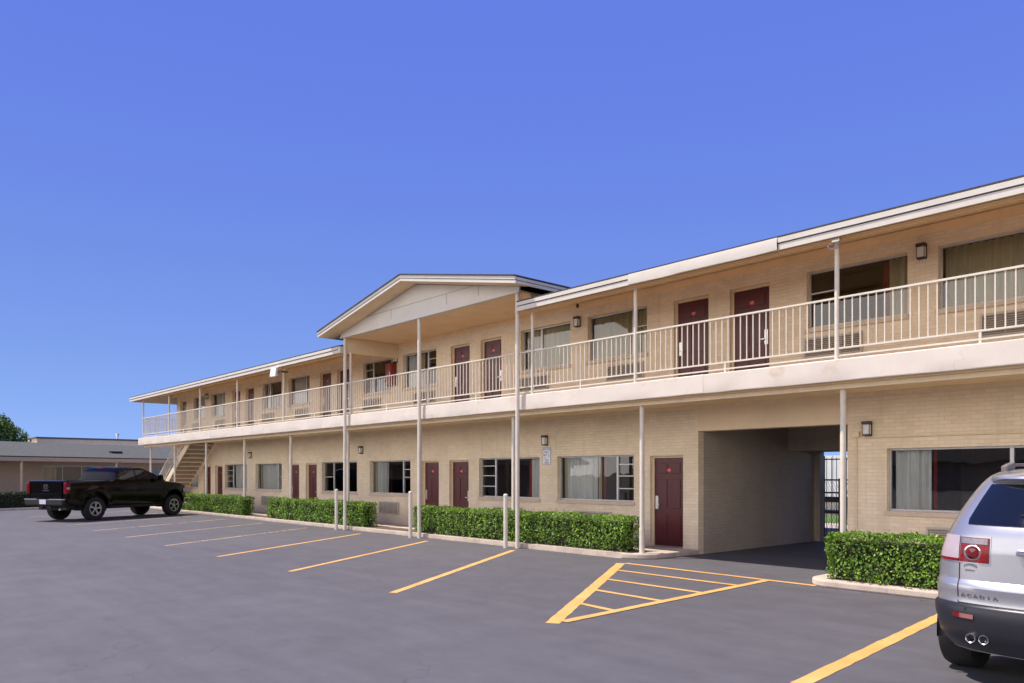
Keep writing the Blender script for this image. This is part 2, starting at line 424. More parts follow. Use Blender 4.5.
def wall(openings, x0, x1, z0, z1, y=YW, th=.2):
    xs = sorted({x0, x1} | {o[0] for o in openings} | {o[1] for o in openings})
    zs = sorted({z0, z1} | {o[2] for o in openings} | {o[3] for o in openings})
    def opn(i, j):
        if not (0 <= i < len(xs)-1 and 0 <= j < len(zs)-1): return True
        cx = (xs[i]+xs[i+1])/2; cz = (zs[j]+zs[j+1])/2
        return any(o[0] < cx < o[1] and o[2] < cz < o[3] for o in openings)
    mb = MB()
    for i in range(len(xs)-1):
        for j in range(len(zs)-1):
            if opn(i, j): continue
            a, b, c, d = xs[i], xs[i+1], zs[j], zs[j+1]
            mb.quad((a,y,c),(b,y,c),(b,y,d),(a,y,d)); mb.quad((a,y+th,c),(a,y+th,d),(b,y+th,d),(b,y+th,c))
            if opn(i-1,j): mb.quad((a,y,c),(a,y,d),(a,y+th,d),(a,y+th,c))
            if opn(i+1,j): mb.quad((b,y,c),(b,y+th,c),(b,y+th,d),(b,y,d))
            if opn(i,j-1): mb.quad((a,y,c),(a,y+th,c),(b,y+th,c),(b,y,c))
            if opn(i,j+1): mb.quad((a,y,d),(b,y,d),(b,y+th,d),(a,y+th,d))
    return mb
BX0, BX1 = -9.74, -6.50
ops = [(a,b,LW0,LW1) for a,b in low_win] + [(a,b,-.01,LD) for a,b in low_door]
P(wall([o for o in ops if o[0] < BX0], XL, BX0, -.01, 3.3), 'lower_brick_wall', 'brick'); P(wall([o for o in ops if o[0] > BX1], BX1, XR, -.01, 3.3), 'lower_brick_wall', 'brick')
ops = [(a,b,UW0,UW1) for a,b in up_win] + [(a,b,UF,UD) for a,b in up_door]
P(wall(ops, XL, XR, UF, 6.1), 'upper_brick_wall', 'brick')
# end walls, back wall, passage walls
mb = MB().box(XL-.2, XL, YW, 19.4, 0, 6.1); mb.slab([(XL-.2,YW,6.1),(XL-.2,19.4,6.1),(XL-.2,17,6.82)], (.2,0,0))
P(mb, 'end_wall', 'brick')
mb = MB().box(XR, XR+.2, YW, 19.4, 0, 6.1); mb.slab([(XR,YW,6.1),(XR,19.4,6.1),(XR,17,6.82)], (.2,0,0)); P(mb, 'end_wall', 'brick')
mb = MB().box(XL, BX0-.2, 19.2, 19.4, 0, 6.1).box(BX1+.2, XR, 19.2, 19.4, 0, 6.1).box(BX0-.2, BX1+.2, 19.2, 19.4, 3.3, 6.1)
P(mb, 'back_wall', 'brick')
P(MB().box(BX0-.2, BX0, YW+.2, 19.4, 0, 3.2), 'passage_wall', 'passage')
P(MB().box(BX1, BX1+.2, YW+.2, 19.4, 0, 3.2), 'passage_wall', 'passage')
P(MB().box(BX0, BX1, YW-.012, YW+.3, 2.65, 3.26), 'passage_lintel', 'plaster')
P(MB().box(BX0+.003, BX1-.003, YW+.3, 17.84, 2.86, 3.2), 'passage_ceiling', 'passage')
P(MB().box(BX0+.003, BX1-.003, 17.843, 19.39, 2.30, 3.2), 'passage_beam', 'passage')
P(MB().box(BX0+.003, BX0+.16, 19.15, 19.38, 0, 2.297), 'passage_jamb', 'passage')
# interior shells
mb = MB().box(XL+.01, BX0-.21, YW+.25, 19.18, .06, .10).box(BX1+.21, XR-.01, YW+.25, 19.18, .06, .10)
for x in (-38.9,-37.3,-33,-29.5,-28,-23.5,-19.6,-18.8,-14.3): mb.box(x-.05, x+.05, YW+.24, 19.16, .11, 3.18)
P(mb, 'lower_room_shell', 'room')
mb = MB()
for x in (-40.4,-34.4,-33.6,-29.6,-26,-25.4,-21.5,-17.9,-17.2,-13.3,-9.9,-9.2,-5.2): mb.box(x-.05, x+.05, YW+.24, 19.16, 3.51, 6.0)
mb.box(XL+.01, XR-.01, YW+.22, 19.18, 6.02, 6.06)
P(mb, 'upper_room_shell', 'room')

# balcony slab and beam under it
SE = 12.2
mb = MB().box(-36.2, XR, SE+.15, 19.18, 3.2, UF).box(-42.5, -36.2, SE+.15, 12.6, 3.2, UF).box(-42.5, -36.2, 13.9, 19.18, 3.2, UF).box(-42.5, -39.2, 12.6, 13.9, 3.2, UF)
P(mb, 'balcony_slab', 'soffit')
# slab edge: slightly uneven sheet metal with a joint every few metres
prof = [(SE+.15, 3.23), (SE+.004, 3.225), (SE, 3.24), (SE, 3.40), (SE+.003, 3.56), (SE+.02, 3.575), (SE+.15, 3.575)]
joints = [-42.5, -38.4, -32.6, -27.4, -21.22, -17.2, -13.2, -8.35, -2.5, XR]
for i in range(len(joints)-1):
    rows = []
    a, b = joints[i]+.004, joints[i+1]-.004
    n = max(4, int((b-a)/.35))
    for k in range(n+1):
        x = a+(b-a)*k/n
        j = random.uniform(-.006, .006)
        rows.append([(x, y+(j if z > 3.3 else j*.4), z+random.uniform(-.003,.003)) for y, z in prof])
    o = MB().grid(rows); o.poly([rows[0][q] for q in range(7)]); o.poly([rows[-1][q] for q in range(7)])
    P(o, 'slab_edge', 'slabwhite', smooth=14)
P(MB().box(-42.5, -42.35, SE+.151, YW, 3.225, 3.575), 'slab_edge', 'slabwhite')
P(MB().box(-42.3, XR, 12.43, 12.6, 3.12, 3.199), 'slab_beam', 'trimtan')
P(MB().box(-42.0, XR, YW-.035, YW-.003, 3.12, 3.199), 'wall_trim', 'trimtan')

# main roof (two stretches, the pediment between them)
YE = 11.95; EZ0, EZ1 = 5.47, 5.70
PX0, PX1, PXM = -21.95, -12.78, -17.36
def roofz(y): return EZ1 + .238*(y-YE)
for (a, b) in ((-43.0, -21.4), (-13.2, XR+.3)):
    mb = MB()
    mb.slab([(a,YE-.03,EZ1),(a,17.0,roofz(17.0)),(a,22,roofz(12)),(a,22,roofz(12)-.04),(a,17.0,roofz(17.0)-.05),(a,YE-.03,EZ1-.03)], (b-a,0,0))
    P(mb, 'roof', 'shingle')
mb = MB().slab([(-21.4,14.3,roofz(14.3)),(-21.4,17.0,roofz(17)),(-21.4,22,roofz(12)),(-21.4,22,roofz(12)-.04),(-21.4,17,roofz(17)-.05),(-21.4,14.3,roofz(14.3)-.05)], (8.2,0,0)); P(mb, 'roof', 'shingle')
def fascia(a, b, metal):
    rows = []
    n = max(3, int((b-a)/.3))
    if metal:
        for k in range(n+1):
            x = a+(b-a)*k/n; j = random.uniform(-.02,.012)
            rows.append([(x,YE+.02,EZ1-.02),(x,YE-.03+j*.3,EZ1-.025),(x,YE-.035+j,EZ1-.12),(x,YE-.03+j*.5,EZ0+random.uniform(-.008,.008)),(x,YE+.02,EZ0)])
        P(MB().grid(rows), 'fascia_cladding', 'white', smooth=40); return
    f = P(MB().box(a, b, YE-.03, YE+.02, 5.588, EZ1-.032), 'fascia', 'white')
    P(MB().box(a, b, YE-.012, YE+.02, EZ0, 5.567), 'lower_board', 'white', f)
    P(MB().box(a, b, YE+.0, YE+.019, 5.5675, 5.5875), 'groove', 'groove', f)
fascia(-43.0, -21.42, False); fascia(-13.2, -9.9, False); fascia(-9.9, -6.7, True); fascia(-6.7, XR+.3, False)
P(MB().box(-43.03, -42.98, YE-.02, 17, EZ0, EZ1-.035).slab([(-43.03,YE,EZ1-.035),(-43.03,17,EZ1-.035),(-43.03,17,roofz(17)-.06)],(.05,0,0)), 'rake_board', 'white')
for (a, b) in ((-42.97, -21.3), (-13.3, XR)):
    s = .238
    if a < -40: P(MB().box(-21.42, -21.3, YE-.02, 12.149, EZ0, EZ1-.035), 'fascia_return', 'white')
    P(MB().slab([(a,YE+.02,EZ0+.012),(a,YW-.004,EZ0+.012+s*2.076),(a,YW-.004,EZ0+.03+s*2.076),(a,YE+.02,EZ0+.03)], (b-a,0,0)), 'soffit', 'soffit')
    P(MB().slab([(a,12.2,EZ0+.05),(a,12.34,EZ0+.083),(a,12.34,EZ0+.035),(a,12.2,EZ0+.005)], (b-a,0,0)), 'roof_beam', 'soffit')
    P(MB().slab([(a,13.0,EZ0+.255),(a,13.03,EZ0+.262),(a,13.03,EZ0+.245),(a,13.0,EZ0+.238)], (b-a,0,0)), 'soffit_batten', 'soffit')
    P(MB().box(a, b, YW-.03, YW-.002, 5.80, 5.955), 'frieze_board', 'soffit')

# pediment
YP = 11.5; AZ = 7.06; EV = 6.16; FD = .19
sl = (AZ-EV)/(PXM-PX0)
for sgn, xe in ((-1, PX0), (1, PX1)):
    # roof deck
    q = [(PXM, YP-.02, AZ), (xe, YP-.02, EV), (xe, YP-.02, EV-.035), (PXM, YP-.02, AZ-.035)]
    P(MB().slab(q, (0, 5.6, 0)), 'pediment_roof', 'shingle')
    d = .037
    f = P(MB().slab([(PXM,YP,AZ-d),(xe,YP,EV-d),(xe,YP,EV-.105),(PXM,YP,AZ-.105)], (0,.045,0)), 'pediment_fascia', 'white')
    P(MB().slab([(PXM,YP+.014,AZ-.118),(xe,YP+.014,EV-.118),(xe,YP+.014,EV-FD),(PXM,YP+.014,AZ-FD)], (0,.03,0)), 'lower_board', 'white', f)
    P(MB().slab([(PXM,YP+.025,AZ-.1055),(xe,YP+.025,EV-.1055),(xe,YP+.025,EV-.1175),(PXM,YP+.025,AZ-.1175)], (0,.015,0)), 'groove', 'groove', f)
    # eave board along the side
    x2 = xe + .045*(-sgn)
    e = P(MB().box(min(xe,x2), max(xe,x2), YP+.046, 15.0, EV-.105, EV-.045), 'eave_board', 'white')
    x3 = xe + .012*(-sgn)
    P(MB().box(min(x3,x2), max(x3,x2), YP+.046, 15.0, EV-FD, EV-.118), 'lower_board', 'white', e)
    # sloping soffit of the overhang
    k = EV-FD+.005
    P(MB().slab([(PXM,YP+.046,AZ-FD+.005),(xe,YP+.046,k),(xe,YP+.046,k+.02),(PXM,YP+.046,AZ-FD+.025)], (0,.52,0)), 'pediment_soffit', 'soffit')
# tympanum and ceiling behind it
GX0, GX1 = -21.45, -13.22; GY = 12.03
tz = AZ-FD-.01
mb = MB().slab([(GX0,GY,5.985),(GX1,GY,5.985),(GX1,GY,EV-FD+sl*(PX1-GX1)+.0),(PXM,GY,tz),(GX0,GY,EV-FD+sl*(GX0-PX0))], (0,.04,0))
P(mb, 'tympanum', 'pediment')
mb = MB().box(-19.9,-14.9,GY-.004,GY-.0005,6.372,6.379)
for x in (-18.6,-16.0,-14.7): mb.box(x-.004,x+.004,GY-.004,GY-.0005,6.10,6.372)
P(mb, 'board_joint', 'groove')
P(MB().box(GX0, GX1, GY-.02, GY+.1, 5.93, 5.984), 'pediment_beam', 'pediment')
P(MB().box(GX0, GX1, GY+.1, YW-.002, 5.955, 5.984), 'porch_ceiling', 'soffit')
P(MB().box(GX0, GX1, YW-.03, YW-.003, 5.86, 5.953), 'frieze_board', 'soffit')
P(MB().box(-21.45, -21.3, 12.15, YW, 5.5, 5.95), 'side_infill', 'trimtan')
P(MB().slab([(-13.28,12.4,5.63),(-13.28,13.9,5.952),(-13.28,12.4,5.952)],(.06,0,0)), 'side_infill', 'soffit')

# posts
def post(x, y, z0, z1, r, name='post'):
    o = P(MB().tube((x,y,z0),(x,y,z1),r,14), name, 'postwhite', smooth=40)
    return o
UPX = [-41.9,-38.0,-34.0,-30.0,-25.9,-21.25,-17.15,-13.03,-10.0,-5.85,-1.7,2.5]
for x in UPX: post(x, 12.27, 3.575, 4.56 if x == -17.15 else 5.505, .038, 'balcony_post')
for x in [-41.65,-38.05,-34.05,-29.97,-25.92,-21.9,-17.93,-14.0,-10.06,-5.88,-1.7,2.5]:
    o = post(x, 12.55, .10, 3.12, .048, 'walkway_post')
    P(MB().tube((x,12.55,.11),(x,12.55,.62),.056,14), 'post_sleeve', 'postwhite', o, smooth=40)
for x in (-21.3,-17.32,-13.36): post(x, 12.1, 0, 5.93, .05, 'pediment_post')

# railings
spans = [(UPX[i], UPX[i+1]) for i in range(len(UPX)-1)]
YR_ = 12.27
far = MB()
for (a, b) in spans:
    mb = MB().box(a, b, YR_-.022, YR_+.022, 4.555, 4.585).box(a, b, YR_-.014, YR_+.014, 3.745, 3.772).box(a, b, YR_-.012, YR_+.012, 3.625, 3.65)
    m_ = (a+b)/2; mb.box(m_-.018, m_+.018, YR_-.011, YR_+.011, 3.58, 3.744)
    r = P(mb, 'railing', 'postwhite')
    n = max(1, round((b-a)/.127))
    near = a > -14.2 and b < -1.0
    for k in range(1, n):
        x = a+(b-a)*k/n
        if near: P(MB().box(x-.0085, x+.0085, YR_-.0085, YR_+.0085, 3.773, 4.554), 'baluster', 'postwhite', r)
        else: far.box(x-.0085, x+.0085, YR_-.0085, YR_+.0085, 3.773, 4.554)
# return at the far end
mb = MB().box(-41.92,-41.88,YR_+.03,YW-.01,4.555,4.585).box(-41.92,-41.88,YR_+.03,YW-.01,3.745,3.772)
P(mb, 'railing', 'postwhite')
for k in range(1, 12): far.box(-41.91,-41.89,YR_+.03+k*.138,YR_+.047+k*.138,3.773,4.554)
o = P(far, 'balusters', 'postwhite'); o['kind'] = 'stuff'

# windows
def drape(x0, x1, z0, z1, y, amp=.03, per=.12):
    mb = MB(); n = max(6, int((x1-x0)/.02)); ph = random.random()*6
    rows = []
    for k in range(n+1):
        x = x0+(x1-x0)*k/n
        w = amp*math.sin(2*PI*x/per+ph) + amp*.5*math.sin(2*PI*x/(per*2.37)+1.7*ph)
        rows.append([(x, y+w*(.8+.4*t), z0+(z1-z0)*t) for t in (0,.25,.5,.75,1)])
    return mb.grid(rows)
def window(x0, x1, z0, z1, mull, bars, drapes):
    y = YW+.10; t = .035
    mb = MB().box(x0,x1,y,y+.05,z0,z0+t).box(x0,x1,y,y+.05,z1-t,z1).box(x0,x0+t,y,y+.05,z0+t,z1-t).box(x1-t,x1,y,y+.05,z0+t,z1-t)
    mx = x0+(x1-x0)*mull; mb.box(mx-.028,mx+.028,y-.006,y+.05,z0+t,z1-t)
    w = P(mb, 'window', 'frame', bevel=.003)
    big = (x0+t, mx-.028) if mull > .5 else (mx+.028, x1-t)
    sm = (mx+.028, x1-t) if mull > .5 else (x0+t, mx-.028)
    P(MB().quad((big[0],y+.02,z0+t),(big[1],y+.02,z0+t),(big[1],y+.02,z1-t),(big[0],y+.02,z1-t)), 'pane', 'glass', w, recalc=False)
    e = random.uniform(-.006,.006)
    P(MB().quad((sm[0],y+.03,z0+t),(sm[1],y+.03+e,z0+t),(sm[1],y+.03+e,z1-t),(sm[0],y+.03,z1-t)), 'pane', 'glass', w, recalc=False)
    mb = MB()
    for q in bars: zz = z0+(z1-z0)*q; mb.box(sm[0], sm[1], y+.004, y+.034, zz-.012, zz+.012)
    P(mb, 'sash_bar', 'frame', w)
    P(MB().box(x0-.03, x1+.03, YW-.035, YW+.098, z0-.085, z0-.002), 'sill', 'sill', w, bevel=.006)
    for kind, a, b in drapes:
        P(drape(x0+(x1-x0)*a, x0+(x1-x0)*b, z0+.02, z1-.02, YW+.235 if kind != 'red' else YW+.27, .028 if kind != 'red' else .015), 'curtain', 'cur_'+kind, w, smooth=80)
    return w
B3 = (.33,.55,.77)
specs = [ # lower
 (.76, (.5,), [('white',.03,.265),('red',.27,.295)]),
 (.77, (.28,.55,.80), [('tan',.01,.05),('white',.05,.47),('tan',.47,.52),('red',.53,.56)]),
 (.25, (.28,.55,.80), [('red',.73,.78),('white',.785,.975)]),
 (.78, (.5,.73), [('tan',.01,.06),('white',.07,.33),('red',.37,.40)]),
 (.29, (.5,), [('white',.90,.99)]),
 (.80, (.5,), [('tan',.02,.10),('white',.10,.78)]),
 (.30, (.3,.52,.75), [('white',.28,.80),('tan',.8,.98)]),
 (.30, (.5,), [('white',.4,.98)])]
for (a,b), (mu, br, dr) in zip(low_win, specs): window(a, b, LW0, LW1, mu, br, dr)
specs = [
 (.69, (.5,), [('tan',.02,.98)]),
 (.30, (.62,), [('red',.72,.79),('tan',.79,.99)]),
 (.74, (.6,), [('tan',.03,.98)]),
 (.39, (.5,), [('tan',.02,.98)]),
 (.70, (.75,.5), [('white',.03,.33),('tan',.34,.5)]),
 (.30, (.75,.5), [('tan',.93,.99)]),
 (.75, (.5,), [('tan',.03,.10),('white',.10,.62),('tan',.62,.97)]),
 (.33, (.5,), [('white',.03,.3)]),
 (.70, (.5,), [('white',.1,.9)]),
 (.30, (.5,), [('white',.1,.6)])]
for (a,b), (mu, br, dr) in zip(up_win, specs): window(a, b, UW0, UW1, mu, br, dr)

# doors
def door(x0, x1, z0, z1, handle_left, num):
    y = YW+.11; t = .045
    fr = MB().box(x0,x0+t,y-.02,y+.06,z0,z1).box(x1-t,x1,y-.02,y+.06,z0,z1).box(x0+t,x1-t,y-.02,y+.06,z1-t,z1)
    mb = MB().box(x0+t+.004,x1-t-.004,y,y+.045,z0+.012,z1-t-.004)
    d = P(mb, 'door', 'door')
    P(fr, 'door_frame', 'reveal', d)
    w = x1-x0-2*t; h = z1-z0-t
    for cx in (.28, .72):
        for (q0, q1) in ((.06,.36),(.43,.76),(.82,.94)):
            px0 = x0+t+w*(cx-.15); px1 = x0+t+w*(cx+.15); pz0 = z0+h*q0; pz1 = z0+h*q1
            o = MB().slab([(px0,y-.0005,pz0),(px1,y-.0005,pz0),(px1,y-.0005,pz1),(px0,y-.0005,pz1)], (0,-.013,0))
            P(o, 'door_panel', 'door', d, bevel=.011)
    hx = x0+t+.075 if handle_left else x1-t-.075
    zh = z0+.98
    P(MB().box(hx-.04,hx+.04,y-.022,y-.001,zh-.15,zh+.15).tube((hx,y-.02,zh-.04),(hx,y-.06,zh-.04),.012,8).box(min(hx,hx+(.1 if handle_left else -.1)),max(hx,hx+(.1 if handle_left else -.1)),y-.07,y-.055,zh-.055,zh-.03), 'door_handle', 'steel', d, bevel=.004)
    cx = (x0+x1)/2; zz = z0+.86*h
    pts = [(cx+.065*math.cos(2*PI*i/16), y-.001, zz+.045*math.sin(2*PI*i/16)) for i in range(16)]
    P(MB().slab(pts, (0,-.008,0)), 'number_plate', 'signred', d)
    mw = Matrix.Translation(Vector((cx, y-.0105, zz))-B.location) @ Matrix.Rotation(PI/2, 4, 'X')
    text(num, .052, 'door_number', M['cream'], d, mw, .001)
    P(MB().box(x0+t,x1-t,y-.05,y+.05,z0,z0+.011), 'threshold', 'concrete', d)
for i, (a,b) in enumerate(low_door): door(a, b, .11, LD, i % 2 == 0, str(146-i if i < 3 else 143-i))
for i, (a,b) in enumerate(up_door): door(a, b, UF, UD, i % 2 == 1, str(248-i))

# through-wall air conditioners
def ac(cx, z0, z1, w=1.16):
    a, b = cx-w/2, cx+w/2
    o = P(MB().box(a,b,YW-.05,YW-.002,z0,z0+.03).box(a,b,YW-.05,YW-.002,z1-.03,z1).box(a,a+.03,YW-.05,YW-.002,z0+.03,z1-.03).box(b-.03,b,YW-.05,YW-.002,z0+.03,z1-.03).box(a+.03,b-.03,YW-.012,YW-.004,z0+.03,z1-.03), 'air_conditioner', 'acbox')
    mb = MB(); n = 9
    for k in range(n):
        z = z0+.045+(z1-z0-.09)*k/(n-1)
        mb.bar((a+.03,YW-.034,z),(b-.03,YW-.034,z),.034,.010,(0,.5,1))
    for x in (a+w*.33, a+w*.66): mb.box(x-.006,x+.006,YW-.058,YW-.052,z0+.03,z1-.03)
    P(mb, 'grille', 'acgrille', o)
for (a,b) in low_win: ac((a+b)/2, .43, .83)
for (a,b), s in zip(up_win, (.28,-.4,.28,-.4,.3,-.3,.3,-.3,.3,-.3)): ac((a+b)/2+s, 3.93, 4.31, 1.1)
# conduits on the lower wall, right
mb = MB().tube((-6.33,YW-.02,.2),(-6.33,YW-.02,2.42),.012,8).tube((-6.2,YW-.02,2.38),(XR,YW-.02,2.38),.012,8).box(-6.39,-6.27,YW-.06,YW-.002,2.40,2.49)
P(mb, 'conduit', 'trimtan')

# ------------------------------------------------------------------ staircase
S = thing('staircase', 'tan painted staircase climbing under the far left end of the balcony', 'staircase', (-41.9, 13.25, 0))
ns = 18; sx0, sx1 = -41.9, -36.25
for yy in (12.68, 13.82):
    MB().bar((sx0,yy,.02),(sx1,yy,3.36),.05,.27,(0,0,1)).build('stringer', M['trimtan'], S)
for k in range(1, ns):
    x = sx0+(sx1-sx0)*k/ns; z = 3.5*k/ns
    MB().box(x-.02,x+.29,12.71,13.79,z-.05,z).build('tread', M['trimtan'], S)
    MB().box(x+.01,x+.03,12.71,13.79,z-.192,z-.051).build('riser', M['treadm'], S)
def srail(yy, nm):
    mb = MB().bar((sx0+.1,yy,.98),(sx1,yy,4.42),.04,.04).bar((sx0+.1,yy,.30),(sx1,yy,3.74),.025,.025)
    for k in range(0, 41): 
        x = sx0+.1+(sx1-sx0-.1)*k/40; z = .30+3.44*k/40
        mb.box(x-.008,x+.008,yy-.008,yy+.008,z,z+.68)
    mb.build(nm, M['postwhite'], S)
srail(12.66, 'handrail')

# ------------------------------------------------------------------ wall lamps, sign, cabinet, floodlight, bollards
def lamp(x, z, label):
    t = thing('wall_lamp', label, 'wall lamp', (x, YW, z), 0, 'bronze lamps on the motel walls')
    MB().box(-.085,.085,-.02,-.002,-.16,.16).box(-.095,.095,-.16,-.021,.10,.165).box(-.085,.085,-.14,-.021,-.16,-.13).build('housing', M['bronze'], t, local=True, bevel=.006)
    MB().box(-.075,.075,-.135,-.021,-.128,.098).build('lens', M['lens'], t, local=True, bevel=.02)
    mb = MB()
    for x_ in (-.084,.074): mb.box(x_,x_+.01,-.147,-.137,-.13,.10)
    mb.build('cage_bar', M['bronze'], t, local=True)
    t.scale = (.8,.8,.8)
lamp(-14.40, 2.60, 'bronze box lamp on the lower wall right above the small white notice')
lamp(-23.55, 2.57, 'bronze box lamp on the lower wall just left of the left tall pediment post')
lamp(-32.85, 2.57, 'bronze box lamp on the lower wall nearest the staircase, above the hedge by the truck')
lamp(-6.12, 2.54, 'bronze box lamp on the lower wall just right of the drive-through passage')
lamp(-5.20, 5.52, 'bronze box lamp between the two rightmost upstairs windows')
lamp(-13.25, 5.50, 'bronze box lamp between two curtained upstairs windows right of the pediment')
lamp(-21.40, 5.50, 'bronze box lamp above the red cabinet under the pediment')
lamp(-37.9, 5.50, 'bronze box lamp on the upper wall at the far left end of the balcony')

sg = thing('wall_sign', 'small white notice with dark blue lettering on the brick between two lower windows', 'sign', (-14.37, YW, 2.21))
MB().box(-.15,.15,-.016,-.004,-.235,.215).build('sign_board', M['signwhite'], sg, local=True, bevel=.003)
def sgtext(tx, sz, x, z): 
    text(tx, sz, 'lettering', M['signblue'], sg, Matrix.Translation((x,-.0175,z)) @ Matrix.Rotation(PI/2,4,'X'), .001)
sgtext('NOTICE', .075, 0, .16); sgtext('GUEST', .06, -.02, .085); sgtext('NO', .075, -.06, .01); sgtext('1', .13, .08, -.01)
sgtext('IS', .06, -.06, -.06); sgtext('PARK', .055, 0, -.12); sgtext('AREA', .07, 0, -.185)
mb = MB()
for a in ((-.145,.145,-.0175,-.0165,-.23,-.222),(-.145,.145,-.0175,-.0165,.202,.21),(-.145,-.138,-.0175,-.0165,-.222,.202),(.138,.145,-.0175,-.0165,-.222,.202)): mb.box(*a)
mb.build('sign_border', M['signblue'], sg, local=True)

c = thing('fire_cabinet', 'red fire extinguisher cabinet hung on the upper wall between two windows under the pediment', 'cabinet', (-21.55, YW, 5.0))
MB().box(-.17,.17,-.22,-.003,-.36,.36).build('cabinet_body', M['extred'], c, local=True, bevel=.02)
MB().box(-.15,.15,-.235,-.221,-.33,.33).build('cabinet_door', M['extred'], c, local=True, bevel=.006)
MB().box(.10,.125,-.25,-.236,-.06,.06).build('latch', M['steel'], c, local=True)

fl = thing('floodlight', 'white square floodlight on the balcony eave left of the pediment', 'floodlight', (-25.45, 12.0, 5.30))
MB().box(-.05,.05,-.02,.26,-.03,.03).tube((0,-.02,0),(-.25,-.14,-.03),.02,8).build('arm', M['bronze'], fl, local=True)
mb = MB().slab([(-.50,-.35,-.20),(-.16,-.25,-.20),(-.16,-.20,.18),(-.50,-.30,.18)], (-.05,.14,.03)); mb.build('lamp_head', M['flood'], fl, local=True, bevel=.015); fl.scale = (.8,.8,.85)
cam_ = thing('eave_camera', 'small grey hook shaped fixture under the eave near the rightmost balcony post', 'fixture', (-6.0, 12.05, 5.44))
MB().box(.18,.30,-.02,.06,-.02,.06).tube((.2,.02,0),(.1,.0,-.06),.012,8).tube((.1,0,-.06),(.16,-.02,-.13),.012,8).tube((.16,-.02,-.13),(.30,-.02,-.12),.012,8).build('hook', M['steel'], cam_, local=True, smooth=40)

for x, lb in ((-13.63,'white pipe bollard on the asphalt before the right tall pediment post'),(-17.55,'white pipe bollard on the asphalt before the middle tall pediment post'),(-21.6,'white pipe bollard on the asphalt before the left tall pediment post')):
    t = thing('bollard', lb, 'bollard', (x, 11.97, 0), 0, 'white bollards along the kerb')
    MB().tube((0,0,0),(0,0,1.22),.05,16).build('pipe', M['postwhite'], t, local=True, smooth=40)
    MB().lathe([(1.2201,.053),(1.24,.053),(1.262,.040),(1.27,.0)], (0,0,0), 'z', 16).build('cap', M['postwhite'], t, local=True, smooth=60)

# ------------------------------------------------------------------ hedges
def leafquad(mb, c, n, s):
    n = Vector(n); n = (n + Vector((random.gauss(0,.55), random.gauss(0,.55), random.gauss(.15,.55)))).normalized()
    a = n.orthogonal().normalized(); a.rotate(Matrix.Rotation(random.uniform(0,2*PI), 3, n)); b = n.cross(a)
    c = Vector(c); l = s*random.uniform(.7,1.35); w = l*.55
    k = n*(l*.12)
    mb.f.append(tuple(range(len(mb.v), len(mb.v)+6)))
    mb.v += [tuple(c-a*l*.5+k*.5), tuple(c-a*l*.15-b*w*.5-k), tuple(c+a*l*.2-b*w*.42-k), tuple(c+a*l*.55+k*.3), tuple(c+a*l*.2+b*w*.42-k), tuple(c-a*l*.15+b*w*.5-k)]
from mathutils import noise as mn
def litter(x0, x1, y0, y1, z, n):
    mb = MB()
    for _ in range(n): leafquad(mb, (random.uniform(x0,x1), random.uniform(y0,y1), z+.012), (0,0,6), random.uniform(.025,.05))
    o = mb.build('dead_leaves', M['dead'], recalc=False); o['kind'] = 'stuff'
def hedge(x0, x1, y0, y1, z1, label, dens=1500, size=.046, leaf='leaf', back=.35):
    t = thing('hedge', label, 'hedge', ((x0+x1)/2, (y0+y1)/2, .11), 0, 'clipped box hedges beside the motel' if leaf == 'leaf' else None)
    z0 = .13
    def bump(x, y, z): return .075*mn.noise(Vector((x*2.1, y*2.1, z*2.6))) + .04*mn.noise(Vector((x*6,y*6,z*6)))
    mb = MB()
    L = x1-x0; D = y1-y0; Hh = z1-z0
    faces = [('f', L*Hh), ('b', L*Hh*back), ('l', D*Hh), ('r', D*Hh), ('t', L*D)]
    for nm, area in faces:
        for _ in range(int(area*dens)):
            u, w = random.random(), random.random()
            if nm == 'f': p = [x0+L*u, y0, z0+Hh*w]; n = (0,-1,0)
            elif nm == 'b': p = [x0+L*u, y1, z0+Hh*w]; n = (0,1,0)
            elif nm == 'l': p = [x0, y0+D*u, z0+Hh*w]; n = (-1,0,0)
            elif nm == 'r': p = [x1, y0+D*u, z0+Hh*w]; n = (1,0,0)
            else: p = [x0+L*u, y0+D*w, z1]; n = (0,0,1)
            nv = Vector(n)
            q = Vector(p)
            # rounded edges
            for ax, lo, hi in ((0,x0,x1),(1,y0,y1)):
                pass
            e = .09
            dx = max(0, x0+e-q.x, q.x-x1+e)/e; dz = max(0, q.z-z1+e)/e; dy = max(0, y0+e-q.y, q.y-y1+e)/e
            cnt = sorted((dx,dy,dz))[1]
            b_ = bump(*q)
            if q.z < z0+.22: b_ -= .09*(1-(q.z-z0)/.22)*random.random()
            if nm in 'fblr' and random.random() < .25*max(0, 1-(q.z-z0)/.3): continue
            if b_ < -.055 and random.random() < .6: continue
            depth = -abs(random.gauss(0,.045))
            if random.random() < .035: depth += random.uniform(.02,.07)
            q += nv*(b_*.8 + depth - cnt*.045)
            leafquad(mb, q, nv, size)
    o = mb.build('foliage', M[leaf], t, recalc=False)
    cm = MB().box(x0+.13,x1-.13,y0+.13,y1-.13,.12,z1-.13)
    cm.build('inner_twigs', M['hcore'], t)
    return t
hedge(-18.0, -10.34, 12.34, 12.90, .84, 'clipped green hedge around the right tall pediment post, ending beside the lower door', 1150, .05)
hedge(-27.5, -20.65, 12.34, 12.90, .86, 'clipped green hedge around the left tall pediment post', 900, .055)
hedge(-37.0, -29.75, 12.34, 12.90, .85, 'clipped green hedge in front of the staircase, at the nose of the black pickup', 900, .055)
hedge(-5.70, 5.2, 11.52, 12.2, .83, 'clipped green hedge on the right kerb beside the silver SUV', 1600, .042)
wh = hedge(-44.95, -44.0, -6.0, 13.5, .85, 'dark green hedge along the low wing behind the black pickup', 260, .09, 'leafd', .6)
